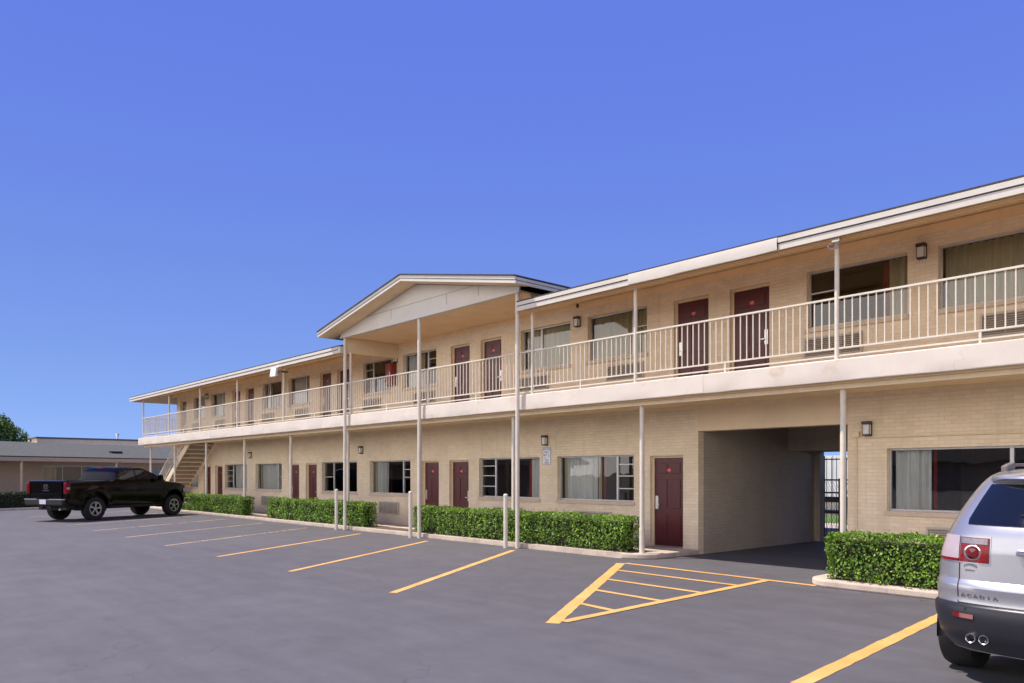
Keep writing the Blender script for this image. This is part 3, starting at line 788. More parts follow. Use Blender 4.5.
v_ = Vector((-46.6,6.5,0)); q_ = wh.location - v_; q_.rotate(Matrix.Rotation(R(20),3,'Z')); wh.location = v_+q_; wh.rotation_euler.z = R(20)

litter(-37, -10.3, 12.27, 12.36, .11, 260); litter(-40, -9.9, 12.02, 12.24, .0, 170); litter(-5.6, 2, 11.43, 11.52, .11, 120); litter(-5.8, 0, 11.2, 11.39, .0, 60)
# ------------------------------------------------------------------ vehicles
def wheel(parent, x, y, r, w, out, rim_r, spokes=6):
    """tyre mesh with the rim as sub-part; out = +1/-1 side on which the rim shows"""
    c = (x, y, r); h = w/2
    tp = [(-h*.72, rim_r*.98), (-h*.95, rim_r*1.05), (-h, (rim_r+r)/2), (-h*.93, r*.955), (-h*.72, r*.992), (-h*.3, r), (h*.3, r), (h*.72, r*.992), (h*.93, r*.955), (h, (rim_r+r)/2), (h*.95, rim_r*1.05), (h*.72, rim_r*.98)]
    mb = MB().lathe(tp, c, 'y', 40)
    for k in range(-2, 3): pass
    wl = mb.build('wheel', M['rubber'], parent, local=True, smooth=35)
    y0 = out*h
    rm = MB().lathe([(out*h*.80, rim_r), (out*h*.72, rim_r*.97), (out*h*.70, rim_r*.9), (out*h*.2, rim_r*.86), (out*h*.15, 0.001)], c, 'y', 32)
    rm.build('rim_barrel', M['tblack'], wl, local=True, smooth=40)
    sp = MB().lathe([(out*h*.84, rim_r*1.0), (out*h*.86, rim_r*.96), (out*h*.80, rim_r*.87), (out*h*.66, rim_r*.86)], c, 'y', 32)
    for k in range(spokes):
        a = 2*PI*k/spokes+.2
        for da in (-.10, .10):
            p0 = Vector((x+rim_r*.16*math.cos(a), y+out*h*.72, r+rim_r*.16*math.sin(a)))
            p1 = Vector((x+rim_r*.91*math.cos(a+da), y+out*h*.78, r+rim_r*.91*math.sin(a+da)))
            sp.bar(p0, p1, rim_r*.13, .03, (0,1,0))
    sp.lathe([(out*h*.62, rim_r*.22), (out*h*.86, rim_r*.20), (out*h*.90, rim_r*.12), (out*h*.90, .001)], c, 'y', 16)
    sp.build('rim', M['rim'], wl, local=True, smooth=30)
    return wl
def well(x, yo, yi, z, r, lip=.03):
    rows = [[(x+(r+q)*math.cos(R(a)), y, z+(r+q)*math.sin(R(a))) for a in range(-12, 193, 8)] for y, q in ((yo, lip), (yo, 0), (yi, 0), (yi, -r+.001))]
    return MB().grid(rows)
def interp(tab, t):
    if t <= tab[0][0]: return tab[0][1]
    for (a, va), (b, vb) in zip(tab, tab[1:]):
        if t <= b:
            k = (t-a)/(b-a); return va+(vb-va)*k
    return tab[-1][1]

# ---- black pickup
T = thing('pickup_truck', 'black crew cab pickup truck parked nose in before the far left hedge', 'pickup truck', (-32.25, 6.10, 0), R(90+27))
HW = 1.0; XA, XF = 1.22, 4.92; WR = .43
def t_zu(x): return interp([(.06,1.29),(.12,1.315),(2.0,1.315),(2.12,1.32),(4.25,1.29),(4.6,1.262),(5.3,1.19),(5.62,1.10),(5.76,.98),(5.80,.86)], x)
def t_zl(x):
    z = interp([(.06,.62),(.5,.52),(5.2,.50),(5.80,.46)], x)
    for xc in (XA, XF):
        d = abs(x-xc)
        if d < .53: z = max(z, WR+.02+math.sqrt(.53*.53-d*d)*.97)
    return z
def t_hw(x, z):
    w = HW*interp([(.06,.965),(.14,.985),(4.9,.985),(5.3,.95),(5.6,.87),(5.8,.72)], x)
    w -= .045*max(0,(z-.95)/.35)**2 + .05*max(0,(.8-z)/.35)**2*.6
    for xc in (XA, XF):
        d = math.hypot(x-xc, z-WR-.02)
        if d < .72: w += .035*max(0, 1-abs(d-.56)/.16)
    return w
xs = sorted(set([.06,.09,.14,.2] + [.2+i*.05 for i in range(0,112)] + [2.04,2.10,5.6,5.66,5.7,5.74,5.77,5.80]))
NR = 14
rows = []
for x in xs:
    zl, zu = t_zl(x), t_zu(x); row = []
    side = [(t_hw(x, zl+(zu-zl)*j/NR), zl+(zu-zl)*j/NR) for j in range(NR+1)]
    wt = side[-1][0]
    if .14 < x < 2.07: top = [(wt-.02, zu+.012), (wt-.09, zu+.012), (wt-.095, .78), (0, .78)]
    else:
        cr = .05 if x > 4 else .02
        top = [(wt-.02, zu+.012), (wt*.75, zu+.012+cr*.6), (wt*.4, zu+.012+cr*.9), (0, zu+.012+cr)]
    half = [(wt*.55, zl+.02)] + side + top
    row = [(x, y, z) for y, z in half] + [(x, -y, z) for y, z in half[::-1]]
    rows.append(row)
mb = MB().grid(rows)
for rr in (rows[0], rows[-1]):
    n = len(rr)//2
    mb.grid([[rr[i], rr[-1-i]] for i in range(n)])
mb.build('body', M['black'], T, local=True, smooth=32)
MB().box(.3,5.5,-.72,.72,.36,.60).build('chassis', M['tblack'], T, local=True)
# cab greenhouse
def c_top(x): return interp([(2.08,1.33),(2.14,1.50),(2.24,1.80),(2.32,1.885),(2.5,1.92),(3.0,1.935),(3.35,1.915),(3.55,1.86),(4.0,1.62),(4.5,1.315)], x)
def c_hw(z): return interp([(1.30,.945),(1.40,.925),(1.80,.80),(1.87,.76),(1.94,.66)], z)
rows = []
cx = [2.08,2.11,2.14,2.19,2.24,2.28,2.32,2.4,2.5,2.7,2.9,3.1,3.3,3.4,3.5,3.6,3.7,3.8,3.9,4.0,4.1,4.2,4.3,4.4,4.5]
for x in cx:
    zt = c_top(x); half = [(c_hw(1.30+(zt-1.30)*j/8), 1.30+(zt-1.30)*j/8) for j in range(9)]
    w = half[-1][0]
    half += [(w*.93, zt+.012), (w*.6, zt+.03), (0, zt+.036)]
    rows.append([(x,y,z) for y,z in half] + [(x,-y,z) for y,z in half[::-1][1:]])
MB().grid(rows).build('cab', M['black'], T, local=True, smooth=45)
def sideglass(x0, x1, s, topoff=.085):
    n = 12; r = []
    for i in range(n+1):
        x = x0+(x1-x0)*i/n; zt = max(1.40, min(1.80, c_top(x)-topoff)); zb = 1.375-.012*i/n
        r.append([(x, s*(c_hw(zb+(zt-zb)*j/4)+.006), zb+(zt-zb)*j/4) for j in range(5)])
    return MB().grid(r)
for s in (1,-1):
    sideglass(2.30,3.02,s).build('side_window', M['carglass'], T, local=True, smooth=60)
    sideglass(3.10,4.12,s).build('side_window', M['carglass'], T, local=True, smooth=60)
def xrear(z): return 2.08+(z-1.33)*.34 if z < 1.8 else 2.24+(z-1.8)*.9
r = []
for j in range(7):
    z = 1.40+.40*j/6; w = c_hw(z)-.09
    r.append([(interp([(1.33,2.08),(1.50,2.14),(1.80,2.24),(1.885,2.32)], z)-.008+.004*(k/4)**2, w*k/4, z) for k in range(-4,5)])
MB().grid(r).build('rear_window', M['carglass'], T, local=True, smooth=60)
r = []
for j in range(7):
    x = 3.66+.74*j/6; zt = c_top(x)+.036+.008; w = c_hw(c_top(x))*.88
    r.append([(x+.004, w*k/4, zt-.024*(abs(k)/4)**1.5) for k in range(-4,5)])
MB().grid(r).build('windscreen', M['carglass'], T, local=True, smooth=60)
MB().box(2.26,2.31,-.17,.17,1.862,1.900).build('brake_light', M['red'], T, local=True, bevel=.006)
# tailgate
mb = MB().box(.025,.065,-.76,.76,.76,1.315)
tg = mb.build('tailgate', M['black'], T, local=True, bevel=.012)
MB().box(.012,.0245,-.74,.74,1.25,1.32).build('tailgate_lip', M['black'], tg, local=True, bevel=.005)
MB().box(.012,.0245,-.70,.70,.83,.90).build('tailgate_step', M['black'], tg, local=True, bevel=.005)
em = MB()
def ring(cy, cz, ry, rz, n=24, x=.016, th=.012):
    for i in range(n):
        a0, a1 = 2*PI*i/n, 2*PI*(i+1)/n
        em.bar((x,cy+ry*math.cos(a0),cz+rz*math.sin(a0)),(x,cy+ry*math.cos(a1),cz+rz*math.sin(a1)),.014,th,(1,0,0))
ring(0,1.13,.115,.075); ring(0,1.13,.045,.074); ring(0,1.165,.085,.03)
em.build('emblem', M['chrome'], tg, local=True)
MB().box(.010,.0245,-.15,.15,.985,1.025).build('tailgate_handle', M['tblack'], tg, local=True, bevel=.006)
for s in (1,-1):
    a, b = sorted((s*.83, s*.985))
    tl = MB().box(.02,.20,a,b,.90,1.27).build('tail_light', M['red'], T, local=True, bevel=.03)
    a, b = sorted((s*.90, s*.992)); MB().box(.04,.17,a,b,1.04,1.12).build('reverse_lens', M['clear'], tl, local=True, bevel=.015)
bp = MB().box(-.10,.12,-.93,.93,.52,.72).build('rear_bumper', M['tblack'], T, local=True, bevel=.05)
for s in (1,-1):
    a, b = sorted((s*.30, s*.92)); MB().box(-.108,.08,a,b,.70,.732).build('bumper_step', M['chrome'], bp, local=True, bevel=.008)
MB().box(-.112,-.102,-.16,.16,.57,.71).build('licence_plate', M['plate'], bp, local=True, bevel=.003)
MB().tube((-.16,0,.46),(.2,0,.46),.035,8).box(-.02,.05,-.3,.3,.44,.5).build('tow_hitch', M['tblack'], T, local=True)
MB().tube((.35,-.62,.42),(-.02,-.72,.40),.035,10).build('exhaust_pipe', M['steel'], T, local=True, smooth=40)
for x in (XA, XF):
    for s in (1,-1):
        wheel(T, x, s*.855, WR, .285, s, .255, 5)
    for s in (1,-1):
        well(x, s*.90, s*.52, WR+.02, .525, .0).build('wheel_well', M['tblack'], T, local=True)
for s in (1,-1):
    mi = MB().box(4.02,4.10,*sorted((s*.93,s*1.10)),1.36,1.38).box(4.0,4.12,*sorted((s*1.06,s*1.22)),1.34,1.58).build('side_mirror', M['black'], T, local=True, bevel=.03)
    MB().box(2.32,2.48,*sorted((s*.975,s*1.005)),1.19,1.215).build('door_handle', M['black'], T, local=True, bevel=.008)
    MB().box(3.18,3.34,*sorted((s*.975,s*1.005)),1.19,1.215).build('door_handle', M['black'], T, local=True, bevel=.008)
    gm = MB()
    for x in (2.13, 3.06, 4.22):
        gm.grid([[(x-.004, s*(t_hw(x,.56+.74*j/10)+.003), .56+.74*j/10), (x+.004, s*(t_hw(x,.56+.74*j/10)+.003), .56+.74*j/10)] for j in range(11)])
    gm.build('door_seam', M['dark'], T, local=True)
    MB().box(1.85,4.3,*sorted((s*.90,s*1.0)),.40,.46).build('running_board', M['tblack'], T, local=True, bevel=.02)
    MB().box(5.45,5.72,*sorted((s*.62,s*.90)),.86,1.04).build('headlight', M['clear'], T, local=True, bevel=.03)
MB().box(5.62,5.83,-.58,.58,.66,1.0).build('grille', M['chrome'], T, local=True, bevel=.03)
MB().box(5.5,5.88,-.92,.92,.44,.66).build('front_bumper', M['chrome'], T, local=True, bevel=.05)

ZM = [(0,.03),(.5,.55),(.75,.83),(1.3,1.42),(1.94,1.96)]
for o in T.children_recursive:
    if o.name.startswith(('wheel','rim')): continue
    for v in o.data.vertices: v.co.z = interp(ZM, v.co.z)
T.scale = (1.03,1.03,1.03)

# ---- silver SUV
V = thing('suv', 'silver SUV seen from behind, parked nose in before the right hedge', 'SUV', (-1.58, 6.85, 0), R(90))
NX = 2.7; AX = .50
XRT = [(.28,.12),(.40,.05),(.52,.03),(.66,.05),(.70,.065),(.80,.052),(.815,.054),(.86,.090),(.95,.094),(1.10,.10),(1.22,.118),(1.32,.155),(1.48,.275),(1.64,.395),(1.70,.45),(1.74,.50),(1.765,.62),(1.78,.9)]
HWT = [(.28,.90),(.40,.955),(.55,.985),(.75,1.0),(.95,.995),(1.08,.975),(1.20,.945),(1.30,.905),(1.40,.87),(1.55,.805),(1.66,.745),(1.72,.69),(1.75,.63),(1.768,.54),(1.78,.36)]
XFT = [(.28,4.85),(.45,5.02),(.70,5.08),(.92,5.0),(1.02,4.85),(1.08,4.45),(1.13,3.95),(1.20,3.78),(1.64,3.0),(1.70,2.8),(1.75,2.45),(1.78,1.9)]
def vx(z): return interp(XRT, z)
def vw(z): return interp(HWT, z)
def rearp(y, z, off=0.0):
    k = min(.9999, abs(y)/vw(z))
    s = 1-k**NX
    return (vx(z)+AX*(1-s**(1/NX))-off, y, z)
def contour(z, off=0.0, xmax=None):
    w = vw(z)+off; x0 = vx(z)-off; xf = interp(XFT, z)+off; half = []
    for i in range(17):
        ph = R(90*i/16); sy = math.sin(ph)**(2/NX); cxx = max(0, math.cos(ph))**(2/NX)
        half.append((x0+AX*(1-cxx), w*sy))
    af = min(.9, xf-x0-AX-.05); xs0 = x0+AX; xs1 = xf-af
    nst = 60
    for i in range(1, nst): half.append((xs0+(xs1-xs0)*i/nst, w))
    for i in range(13):
        ph = R(90*(1-i/12)); sy = math.sin(ph)**(2/2.6); cxx = max(0, math.cos(ph))**(2/2.6)
        half.append((xs1+af*cxx, w*sy))
    return half
AXR, AXF, VR = .86, 3.88, .372
zl = [.28,.33,.38,.43,.48,.53,.58,.63,.68,.72,.76,.80,.825,.84,.86,.90,.95,1.0,1.05,1.08,1.10,1.12,1.14,1.18,1.22,1.26,1.30,1.34,1.40,1.46,1.52,1.58,1.64,1.68,1.71,1.74,1.755,1.768,1.776,1.78]
rows = []
for z in zl:
    h = contour(z); rows.append([(x,y,z) for x,y in h] + [(x,-y,z) for x,y in h[::-1][1:-1]])
mb = MB()
nc = len(rows[0]); m0 = 0
for r in rows: mb.v += r
for i in range(len(rows)-1):
    for j in range(nc):
        k = (j+1) % nc
        pts = [rows[i][j], rows[i][k], rows[i+1][k], rows[i+1][j]]
        c = [sum(p[q] for p in pts)/4 for q in range(3)]
        if abs(c[1]) > .8 and any(math.hypot(c[0]-xa, c[2]-VR) < .43 for xa in (AXR, AXF)): continue
        mb.f.append((i*nc+j, i*nc+k, (i+1)*nc+k, (i+1)*nc+j))
mb.f.append(tuple(range((len(rows)-1)*nc, len(rows)*nc)))
mb.build('body', M['silver'], V, local=True, smooth=28)
for s in (1,-1):
    for xa in (AXR, AXF):
        well(xa, s*.99, s*.60, VR, .425, .035).build('wheel_well', M['tblack'], V, local=True, smooth=40)
        wheel(V, xa, s*.895, VR, .265, s, .235, 6)
MB().box(.35,4.6,-.72,.72,.24,.34).build('chassis', M['tblack'], V, local=True)
# charcoal rear bumper wrapping the corners
zb = [.285,.30,.34,.40,.46,.50,.54,.57,.60,.63,.65,.662,.668]
of = [.0,.006,.010,.012,.012,.010,.012,.016,.018,.018,.014,.008,.0]
rows = []
for z, o_ in zip(zb, of):
    h = [p for p in contour(z, o_) if p[0] < AXR-.40]
    rows.append([(x,y,z) for x,y in h[::-1]] + [(x,-y,z) for x,y in h[1:]])
n_ = min(len(r) for r in rows)
rows = [r[(len(r)-n_)//2:(len(r)-n_)//2+n_] for r in rows]
bp = MB().grid(rows).build('rear_bumper', M['bumpgrey'], V, local=True, smooth=40)
def patch(y0f, y1f, z0, z1, off, ny=14, nz=10):
    r = []
    for j in range(nz+1):
        z = z0+(z1-z0)*j/nz; a, b = y0f(z), y1f(z)
        r.append([rearp(a+(b-a)*i/ny, z, off) for i in range(ny+1)])
    return MB().grid(r)
def solid(y0f, y1f, z0, z1, off, th=.012, ny=12, nz=8, rnd=.02):
    """raised lens on the rear surface: grid with its border pulled into the body"""
    r = []
    for j in range(-1, nz+2):
        jj = min(max(j,0),nz); z = z0+(z1-z0)*jj/nz; a, b = y0f(z), y1f(z); row = []
        for i in range(-1, ny+2):
            ii = min(max(i,0),ny); edge = (j != jj) or (i != ii)
            row.append(rearp(a+(b-a)*ii/ny, z, -.004 if edge else off))
        r.append(row)
    return MB().grid(r)
# tailgate glass
def gw(z): return interp([(1.30,.69),(1.33,.705),(1.50,.65),(1.64,.595)], z)
solid(lambda z: -gw(z), gw, 1.312, 1.640, .008, ny=20).build('rear_window', M['carglass'], V, local=True, smooth=30)
# roof spoiler lip
r = []
for k in range(-10, 11):
    y = .60*k/10; e = 1-(abs(k)/10)**4*.6
    xb = rearp(y, 1.66)[0]
    r.append([(xb+.04,y,1.652),(xb-.07*e,y,1.665),(xb-.095*e,y,1.685),(xb-.085*e,y,1.705),(xb+.10,y,1.752-.02*(k/10)**2),(xb+.3,y,1.765-.02*(k/10)**2)])
MB().grid(r).build('roof_spoiler', M['silver'], V, local=True, smooth=50)
for s in (1,-1):
    lo, hi = (lambda z: .505), (lambda z: .93*vw(z))
    md = lambda z: .735
    f1 = (lambda z: s*.505); f2 = (lambda z: s*.735); f3 = (lambda z, s=s: s*.962*vw(z)); f4 = lambda z: s*.747
    tl = solid(f1, f2, 1.005, 1.205, .012).build('tail_light', M['red'], V, local=True, smooth=30)
    solid(lambda z: s*.492, lambda z: s*.742, .992, 1.218, .004).build('lamp_bezel', M['silver'], tl, local=True, smooth=30)
    solid(lambda z: s*.515, lambda z: s*.728, 1.155, 1.200, .016, nz=3).build('clear_strip', M['clearstrip'], tl, local=True, smooth=30)
    solid(f4, f3, 1.005, 1.215, .012).build('side_lens', M['clear'], tl, local=True, smooth=30)
    solid(f4, f3, 1.006, 1.028, .015, nz=3).build('side_reflector', M['red'], tl, local=True, smooth=30)
    c0 = Vector(rearp(s*.625, 1.085, .016))
    MB().lathe([(0,.066),(-.012,.063),(-.014,.054),(-.006,.048)], c0, 'x', 24).build('lamp_ring', M['chrome'], tl, local=True, smooth=40)
    MB().lathe([(0,.043),(-.012,.036),(-.016,.0001)], c0, 'x', 20).build('lamp_bulb', M['redd'], tl, local=True, smooth=40)
    # bumper reflector, exhaust tips
    a, b = .60, .77
    rr = []
    for j in range(4):
        z = .555+.035*j/3
        rr.append([tuple(Vector(rearp(s*(a+(b-a)*i/8), z, .028))) for i in range(9)])
    MB().grid(rr).build('bumper_reflector', M['redd'], bp, local=True, smooth=40)
    for yy in (.525, .620):
        MB().lathe([(.14,.036),(-.0,.038),(-.012,.036),(-.008,.031),(.12,.030),(.12,.0005)], (.075, s*yy, .40), 'x', 20).build('exhaust_pipe', M['steel'], V, local=True, smooth=40)
    c1 = Vector(rearp(s*.66, .625, .020)); MB().lathe([(.004,.016),(-.002,.015),(-.003,.0001)], c1, 'x', 14).build('parking_sensor', M['tblack'], bp, local=True, smooth=40)
    # tailgate seams
    patch(lambda z: s*.737, lambda z: s*.745, .675, 1.0, .002, 1, 20).build('tailgate_seam', M['dark'], V, local=True)
    # roof rail
    MB().bar((.80,s*.57,1.80),(2.7,s*.60,1.825),.035,.028).bar((.72,s*.565,1.765),(.98,s*.575,1.80),.05,.06).bar((2.55,s*.60,1.79),(2.75,s*.60,1.80),.05,.06).build('roof_rail', M['railgrey'], V, local=True, bevel=.012)
    for (xa, xb) in ((.85,1.55),(1.65,2.5),(2.6,3.35)):
        r = []
        for j in range(7):
            z = 1.22+.38*j/6; xs_ = xa+.30*max(0,(z-1.22)) if xa < 1 else xa; xe_ = min(xb, interp(XFT,z)-.75)
            r.append([(xs_+(xe_-xs_)*i/6, s*(vw(z)+.006), z) for i in range(7)])
        MB().grid(r).build('side_window', M['carglass'], V, local=True, smooth=60)
    MB().box(3.05,3.2,*sorted((s*.92,s*1.14)),1.16,1.34).build('side_mirror', M['silver'], V, local=True, bevel=.03)
patch(lambda z: -.74, lambda z: .74, .668, .676, .002, 30, 1).build('tailgate_seam', M['dark'], V, local=True)
# plate recess with chrome bar
solid(lambda z: -.30, lambda z: .30, .90, 1.10, -.0005, ny=16).build('plate_recess', M['silver'], V, local=True, smooth=20)
MB().box(.045,.10,-.30,.30,1.085,1.135).build('chrome_bar', M['chrome'], V, local=True, bevel=.015)
MB().box(.062,.078,-.16,.16,.92,1.06).build('licence_plate', M['plate'], V, local=True, bevel=.003)
# lettering and emblem (reads from behind)
def rear_text(t, size, yc, z, m, sx=1.0, name='lettering'):
    p = Vector(rearp(yc, z)); q1 = Vector(rearp(yc-.05, z)); q2 = Vector(rearp(yc+.05, z))
    d = (q1-q2).normalized()                     # reading direction: towards -y
    up = Vector((vx(z+.03)-vx(z-.03), 0, .06)).normalized(); nn = d.cross(up)
    mw = Matrix(((d.x,up.x,nn.x,p.x),(d.y,up.y,nn.y,p.y),(d.z,up.z,nn.z,p.z),(0,0,0,1)))
    mw = mw @ Matrix.Translation((0,0,.004)) @ Matrix.Diagonal((sx,1,1,1))
    return text(t, size, name, m, V, mw, .003)
for i, ch in enumerate('ACADIA'):
    rear_text(ch, .047,     .695-.050*i, .735, M['lettersteel'], 1.2)
em = MB()
for i in range(7):
    y = .705-.016*i; z = .962+.012*(1-((i-3)/3)**2)
    em.slab([rearp(y,z,.003),rearp(y-.010,z,.003),rearp(y-.010,z+.020,.003),rearp(y,z+.020,.003)],(-.002,0,0))
for i in range(5):
    y = .693-.016*i
    em.slab([rearp(y,.932,.003),rearp(y-.011,.932,.003),rearp(y-.011,.945,.003),rearp(y,.945,.003)],(-.002,0,0))
em.build('dealer_badge', M['lettersteel'], V, local=True)
MB().bar(rearp(-.05,1.345,.02),rearp(.30,1.40,.02),.012,.016).build('rear_wiper', M['tblack'], V, local=True)

# ------------------------------------------------------------------ low wing at the far left
WX = -46.6
Wg = thing('low_motel_wing', 'low single storey tan motel wing with grey shingle roof behind the black pickup', 'building', (WX, 6.5, 0))
opw = [(9.0,12.3),(15.5,17.2)]
mb = MB()
def wq(y0,y1,z0,z1): mb.box(WX-.2, WX, y0, y1, z0, z1)
ys = [-14]
for a,b in opw: wq(ys[-1], a, 0, 2.75); wq(a, b, 0, .95); wq(a, b, 2.2, 2.75); ys.append(b)
wq(ys[-1], 26, 0, 2.75)
mb.build('wall', M['farwall'], Wg)
MB().box(WX-9, WX-8.8, -14, 26, 0, 2.75).box(WX-8.8,WX-.2,-14,-13.8,0,2.75).box(WX-8.8,WX-.2,25.8,26,0,2.75).build('wall', M['farwall'], Wg)
for a,b in opw:
    w = MB().box(WX-.12,WX-.07,a,b,.95,.99).box(WX-.12,WX-.07,a,b,2.16,2.2)
    for k in range(4): y = a+(b-a-.04)*k/3; w.box(WX-.12,WX-.07,y,y+.04,.99,2.16)
    o = w.build('window', M['frame'], Wg)
    MB().quad((WX-.1,a,.99),(WX-.1,b,.99),(WX-.1,b,2.16),(WX-.1,a,2.16)).build('pane', M['glass'], o, recalc=False)
    cm = MB(); rows = [[(WX-.3+.03*math.sin(q*1.9), a+.05+q*.05, .95+1.2*t) for t in (0,.5,1)] for q in range(18)]
    cm.grid(rows).build('curtain', M['cur_tan'], o, smooth=70)
MB().slab([(WX+1.3,-15,2.66),(WX-3.9,-15,3.58),(WX-10.2,-15,2.5),(WX-10.2,-15,2.4),(WX-3.9,-15,3.46),(WX+1.3,-15,2.60)], (0,42,0)).build('roof', M['roofgrey'], Wg)
MB().box(WX+1.27,WX+1.31,-15,27,2.40,2.598).build('fascia', M['farwall'], Wg)
MB().box(WX+.003,WX+1.265,-14.9,26.9,2.50,2.54).build('soffit', M['farwall'], Wg)
for y in (-9.4,-4.1,1.2,7.2,12.4,17.6,22.9): MB().box(WX+1.12,WX+1.2,y,y+.08,0,2.498).build('post', M['trimtan'], Wg)
cb = MB().tube((WX-.8,-14,3.07),(WX-.9,3,3.05),.02,6)
for k in range(4): cb.tube((WX-.9+.02*k,3+4.5*k,3.05-.02*k),(WX-.88+.02*k,7.5+4.5*k,3.03-.02*k),.02,6)
cb.build('cable', M['tblack'], Wg)
MB().box(WX-.7,WX-.4,6.2,6.7,2.95,3.08).box(WX-.6,WX-.35,13.2,13.9,2.97,3.08).build('roof_vent', M['tblack'], Wg)
MB().box(WX+1.5,WX+3.0,-14,26,0,.10).build('kerb', M['concrete'], base=(WX,6.5,0))
kb_ = bpy.data.objects['kerb.001']; kb_['kind'] = 'structure'
for o in (Wg, kb_): o.rotation_euler.z = R(20)

F = thing('flat_roof_building', 'distant tan flat roofed block showing above the shingle roof', 'building', (-80, 22, 0))
MB().box(-96,-74,13.4,60,0,4.72).build('wall', M['pale_wall'], F)
MB().box(-96.1,-73.9,13.3,60.1,4.722,4.84).build('parapet_cap', M['groove'], F)
MB().box(-84,-76.5,11.0,13.3,0,4.55).build('side_block', M['pale_wall'], F)
MB().tube((-80,21.1,5.0),(-80,21.1,5.4),.09,12).tube((-80,21.1,5.4),(-80,21.1,5.6),.16,12).build('roof_vent', M['steel'], F)

# ------------------------------------------------------------------ tree at the far left
def tree(x, y, h, rad, label, name='broadleaf_tree', n=9000):
    t = thing(name, label, 'tree', (x, y, 0))
    tr = MB().tube((x,y,0),(x+.1,y,h*.35),.28,10,.2).tube((x+.1,y,h*.35),(x,y+.1,h*.6),.2,8,.11)
    blobs = []
    for k in range(17):
        a = random.uniform(0,2*PI); q = random.uniform(.1,.72)*rad; z = h*random.uniform(.42,.84)
        blobs.append((Vector((x+q*math.cos(a), y+q*math.sin(a), z)), random.uniform(.7,1.3)*rad*.4))
        tr.tube((x+.05,y,h*random.uniform(.3,.45)), tuple(blobs[-1][0]), .08, 6, .025)
    tr.build('trunk', M['bark'], t, smooth=40)
    mb = MB()
    for _ in range(n):
        c, r = random.choice(blobs)
        d = Vector((random.gauss(0,1),random.gauss(0,1),random.gauss(0,.8))).normalized()
        rr = r*(random.random()**.4)*(1+.4*mn.noise(d*2+c))
        leafquad(mb, c+d*rr, d, .23)
    mb.build('crown', M['leaft'], t, recalc=False)
tree(-69.2, 9.35, 6.35, 3.1, 'green broadleaf tree rising behind the low wing at the far left', n=26000)

# ------------------------------------------------------------------ seen through the passage
G = thing('iron_gate', 'black iron gate with wire mesh closing the far end of the drive-through passage', 'gate', (-8.1, 19.55, 0))
mb = MB()
for x, h in ((-9.68,2.2),(-9.24,1.62),(-9.14,1.62),(-6.56,2.2)): mb.box(x-.03,x+.03,19.52,19.58,0,h)
for a, b in ((-9.65,-9.27),(-9.11,-6.59)):
    for z in (.12,1.58,1.25): mb.box(a,b,19.53,19.57,z-.02,z+.02)
mb.build('gate_frame', M['iron'], G)
mb = MB()
for k in range(24): mb.box(-9.62+k*.131-.006,-9.62+k*.131+.006,19.60,19.612,.1,2.16)
mb.box(-9.68,-6.56,19.597,19.62,2.10,2.13)
mb.build('gate_bars', M['iron'], G)
mb = MB()
for k in range(46):
    for q in (-1,1): mb.bar((-9.7+k*.07,19.59,.1),(-9.7+k*.07+q*.6,19.59,1.58),.005,.005)
mb.build('wire_mesh', M['iron'], G)
g = MB().quad((-40,26.5,.0),(40,26.5,.0),(40,31,.0),(-40,31,.0)); struct(g, 'lawn', M['grass'])
g = MB().quad((-40,24.0,.004),(40,24.0,.004),(40,26.5,.004),(-40,26.5,.004)); struct(g, 'rear_driveway', M['concrete'])
TR = thing('storage_trailer', 'long white ribbed trailer standing on grass beyond the iron gate', 'trailer', (-11, 34, 0))
mb = MB().box(-22,2,33,36,.75,2.55)
for k in range(60): mb.box(-22+k*.4,-21.93+k*.4,32.97,32.999,.75,2.55)
mb.build('trailer_body', M['siding'], TR)
MB().box(-22,2,33.1,35.9,.5,.748).build('undercarriage', M['tblack'], TR)
for x in (-19.5,-18.3,-15.0,-14.0,-12.6,-1.0,.2): MB().tube((x,33.15,.42),(x,33.45,.42),.42,20).build('wheel', M['rubber'], TR, smooth=40)

# ------------------------------------------------------------------ across the lot, behind the photographer (mirrored in the panes)
O = thing('street_building', 'long low dark roofed building across the lot, mirrored in the lower windows', 'building', (-10, -62, 0))
MB().box(-70,50,-72,-62,0,3.2).build('wall', M['farwall'], O)
MB().slab([(-71,-61,3.1),(-71,-67,5.6),(-71,-73,3.1)], (122,0,0)).build('roof', M['shingle'], O)
def pole(x, y, label):
    t = thing('lamp_pole', label, 'lamp pole', (x, y, 0), 0, 'lamp poles across the lot')
    MB().tube((0,0,0),(0,0,9),.09,10,.06).build('pole', M['steel'], t, local=True, smooth=40)
    MB().box(-.9,.9,-.12,.12,9,9.18).build('lamp_head', M['bronze'], t, local=True)
pole(-16, -44, 'left grey lamp pole across the lot, mirrored in a window')
pole(6, -44, 'right grey lamp pole across the lot, mirrored in a window')

# ------------------------------------------------------------------ camera, sky, sun
f = 775.0; th = math.atan(692/775)
cd = bpy.data.cameras.new('camera'); co = bpy.data.objects.new('camera', cd); COL.objects.link(co)
cd.sensor_width = 36; cd.sensor_fit = 'HORIZONTAL'; cd.lens = 36*f/1024; cd.clip_end = 5000
cd.shift_y = (474.5-341.5)/1024
co.location = (0,0,1.72); co.rotation_euler = (PI/2, 0, PI/2-th)
SC.camera = co

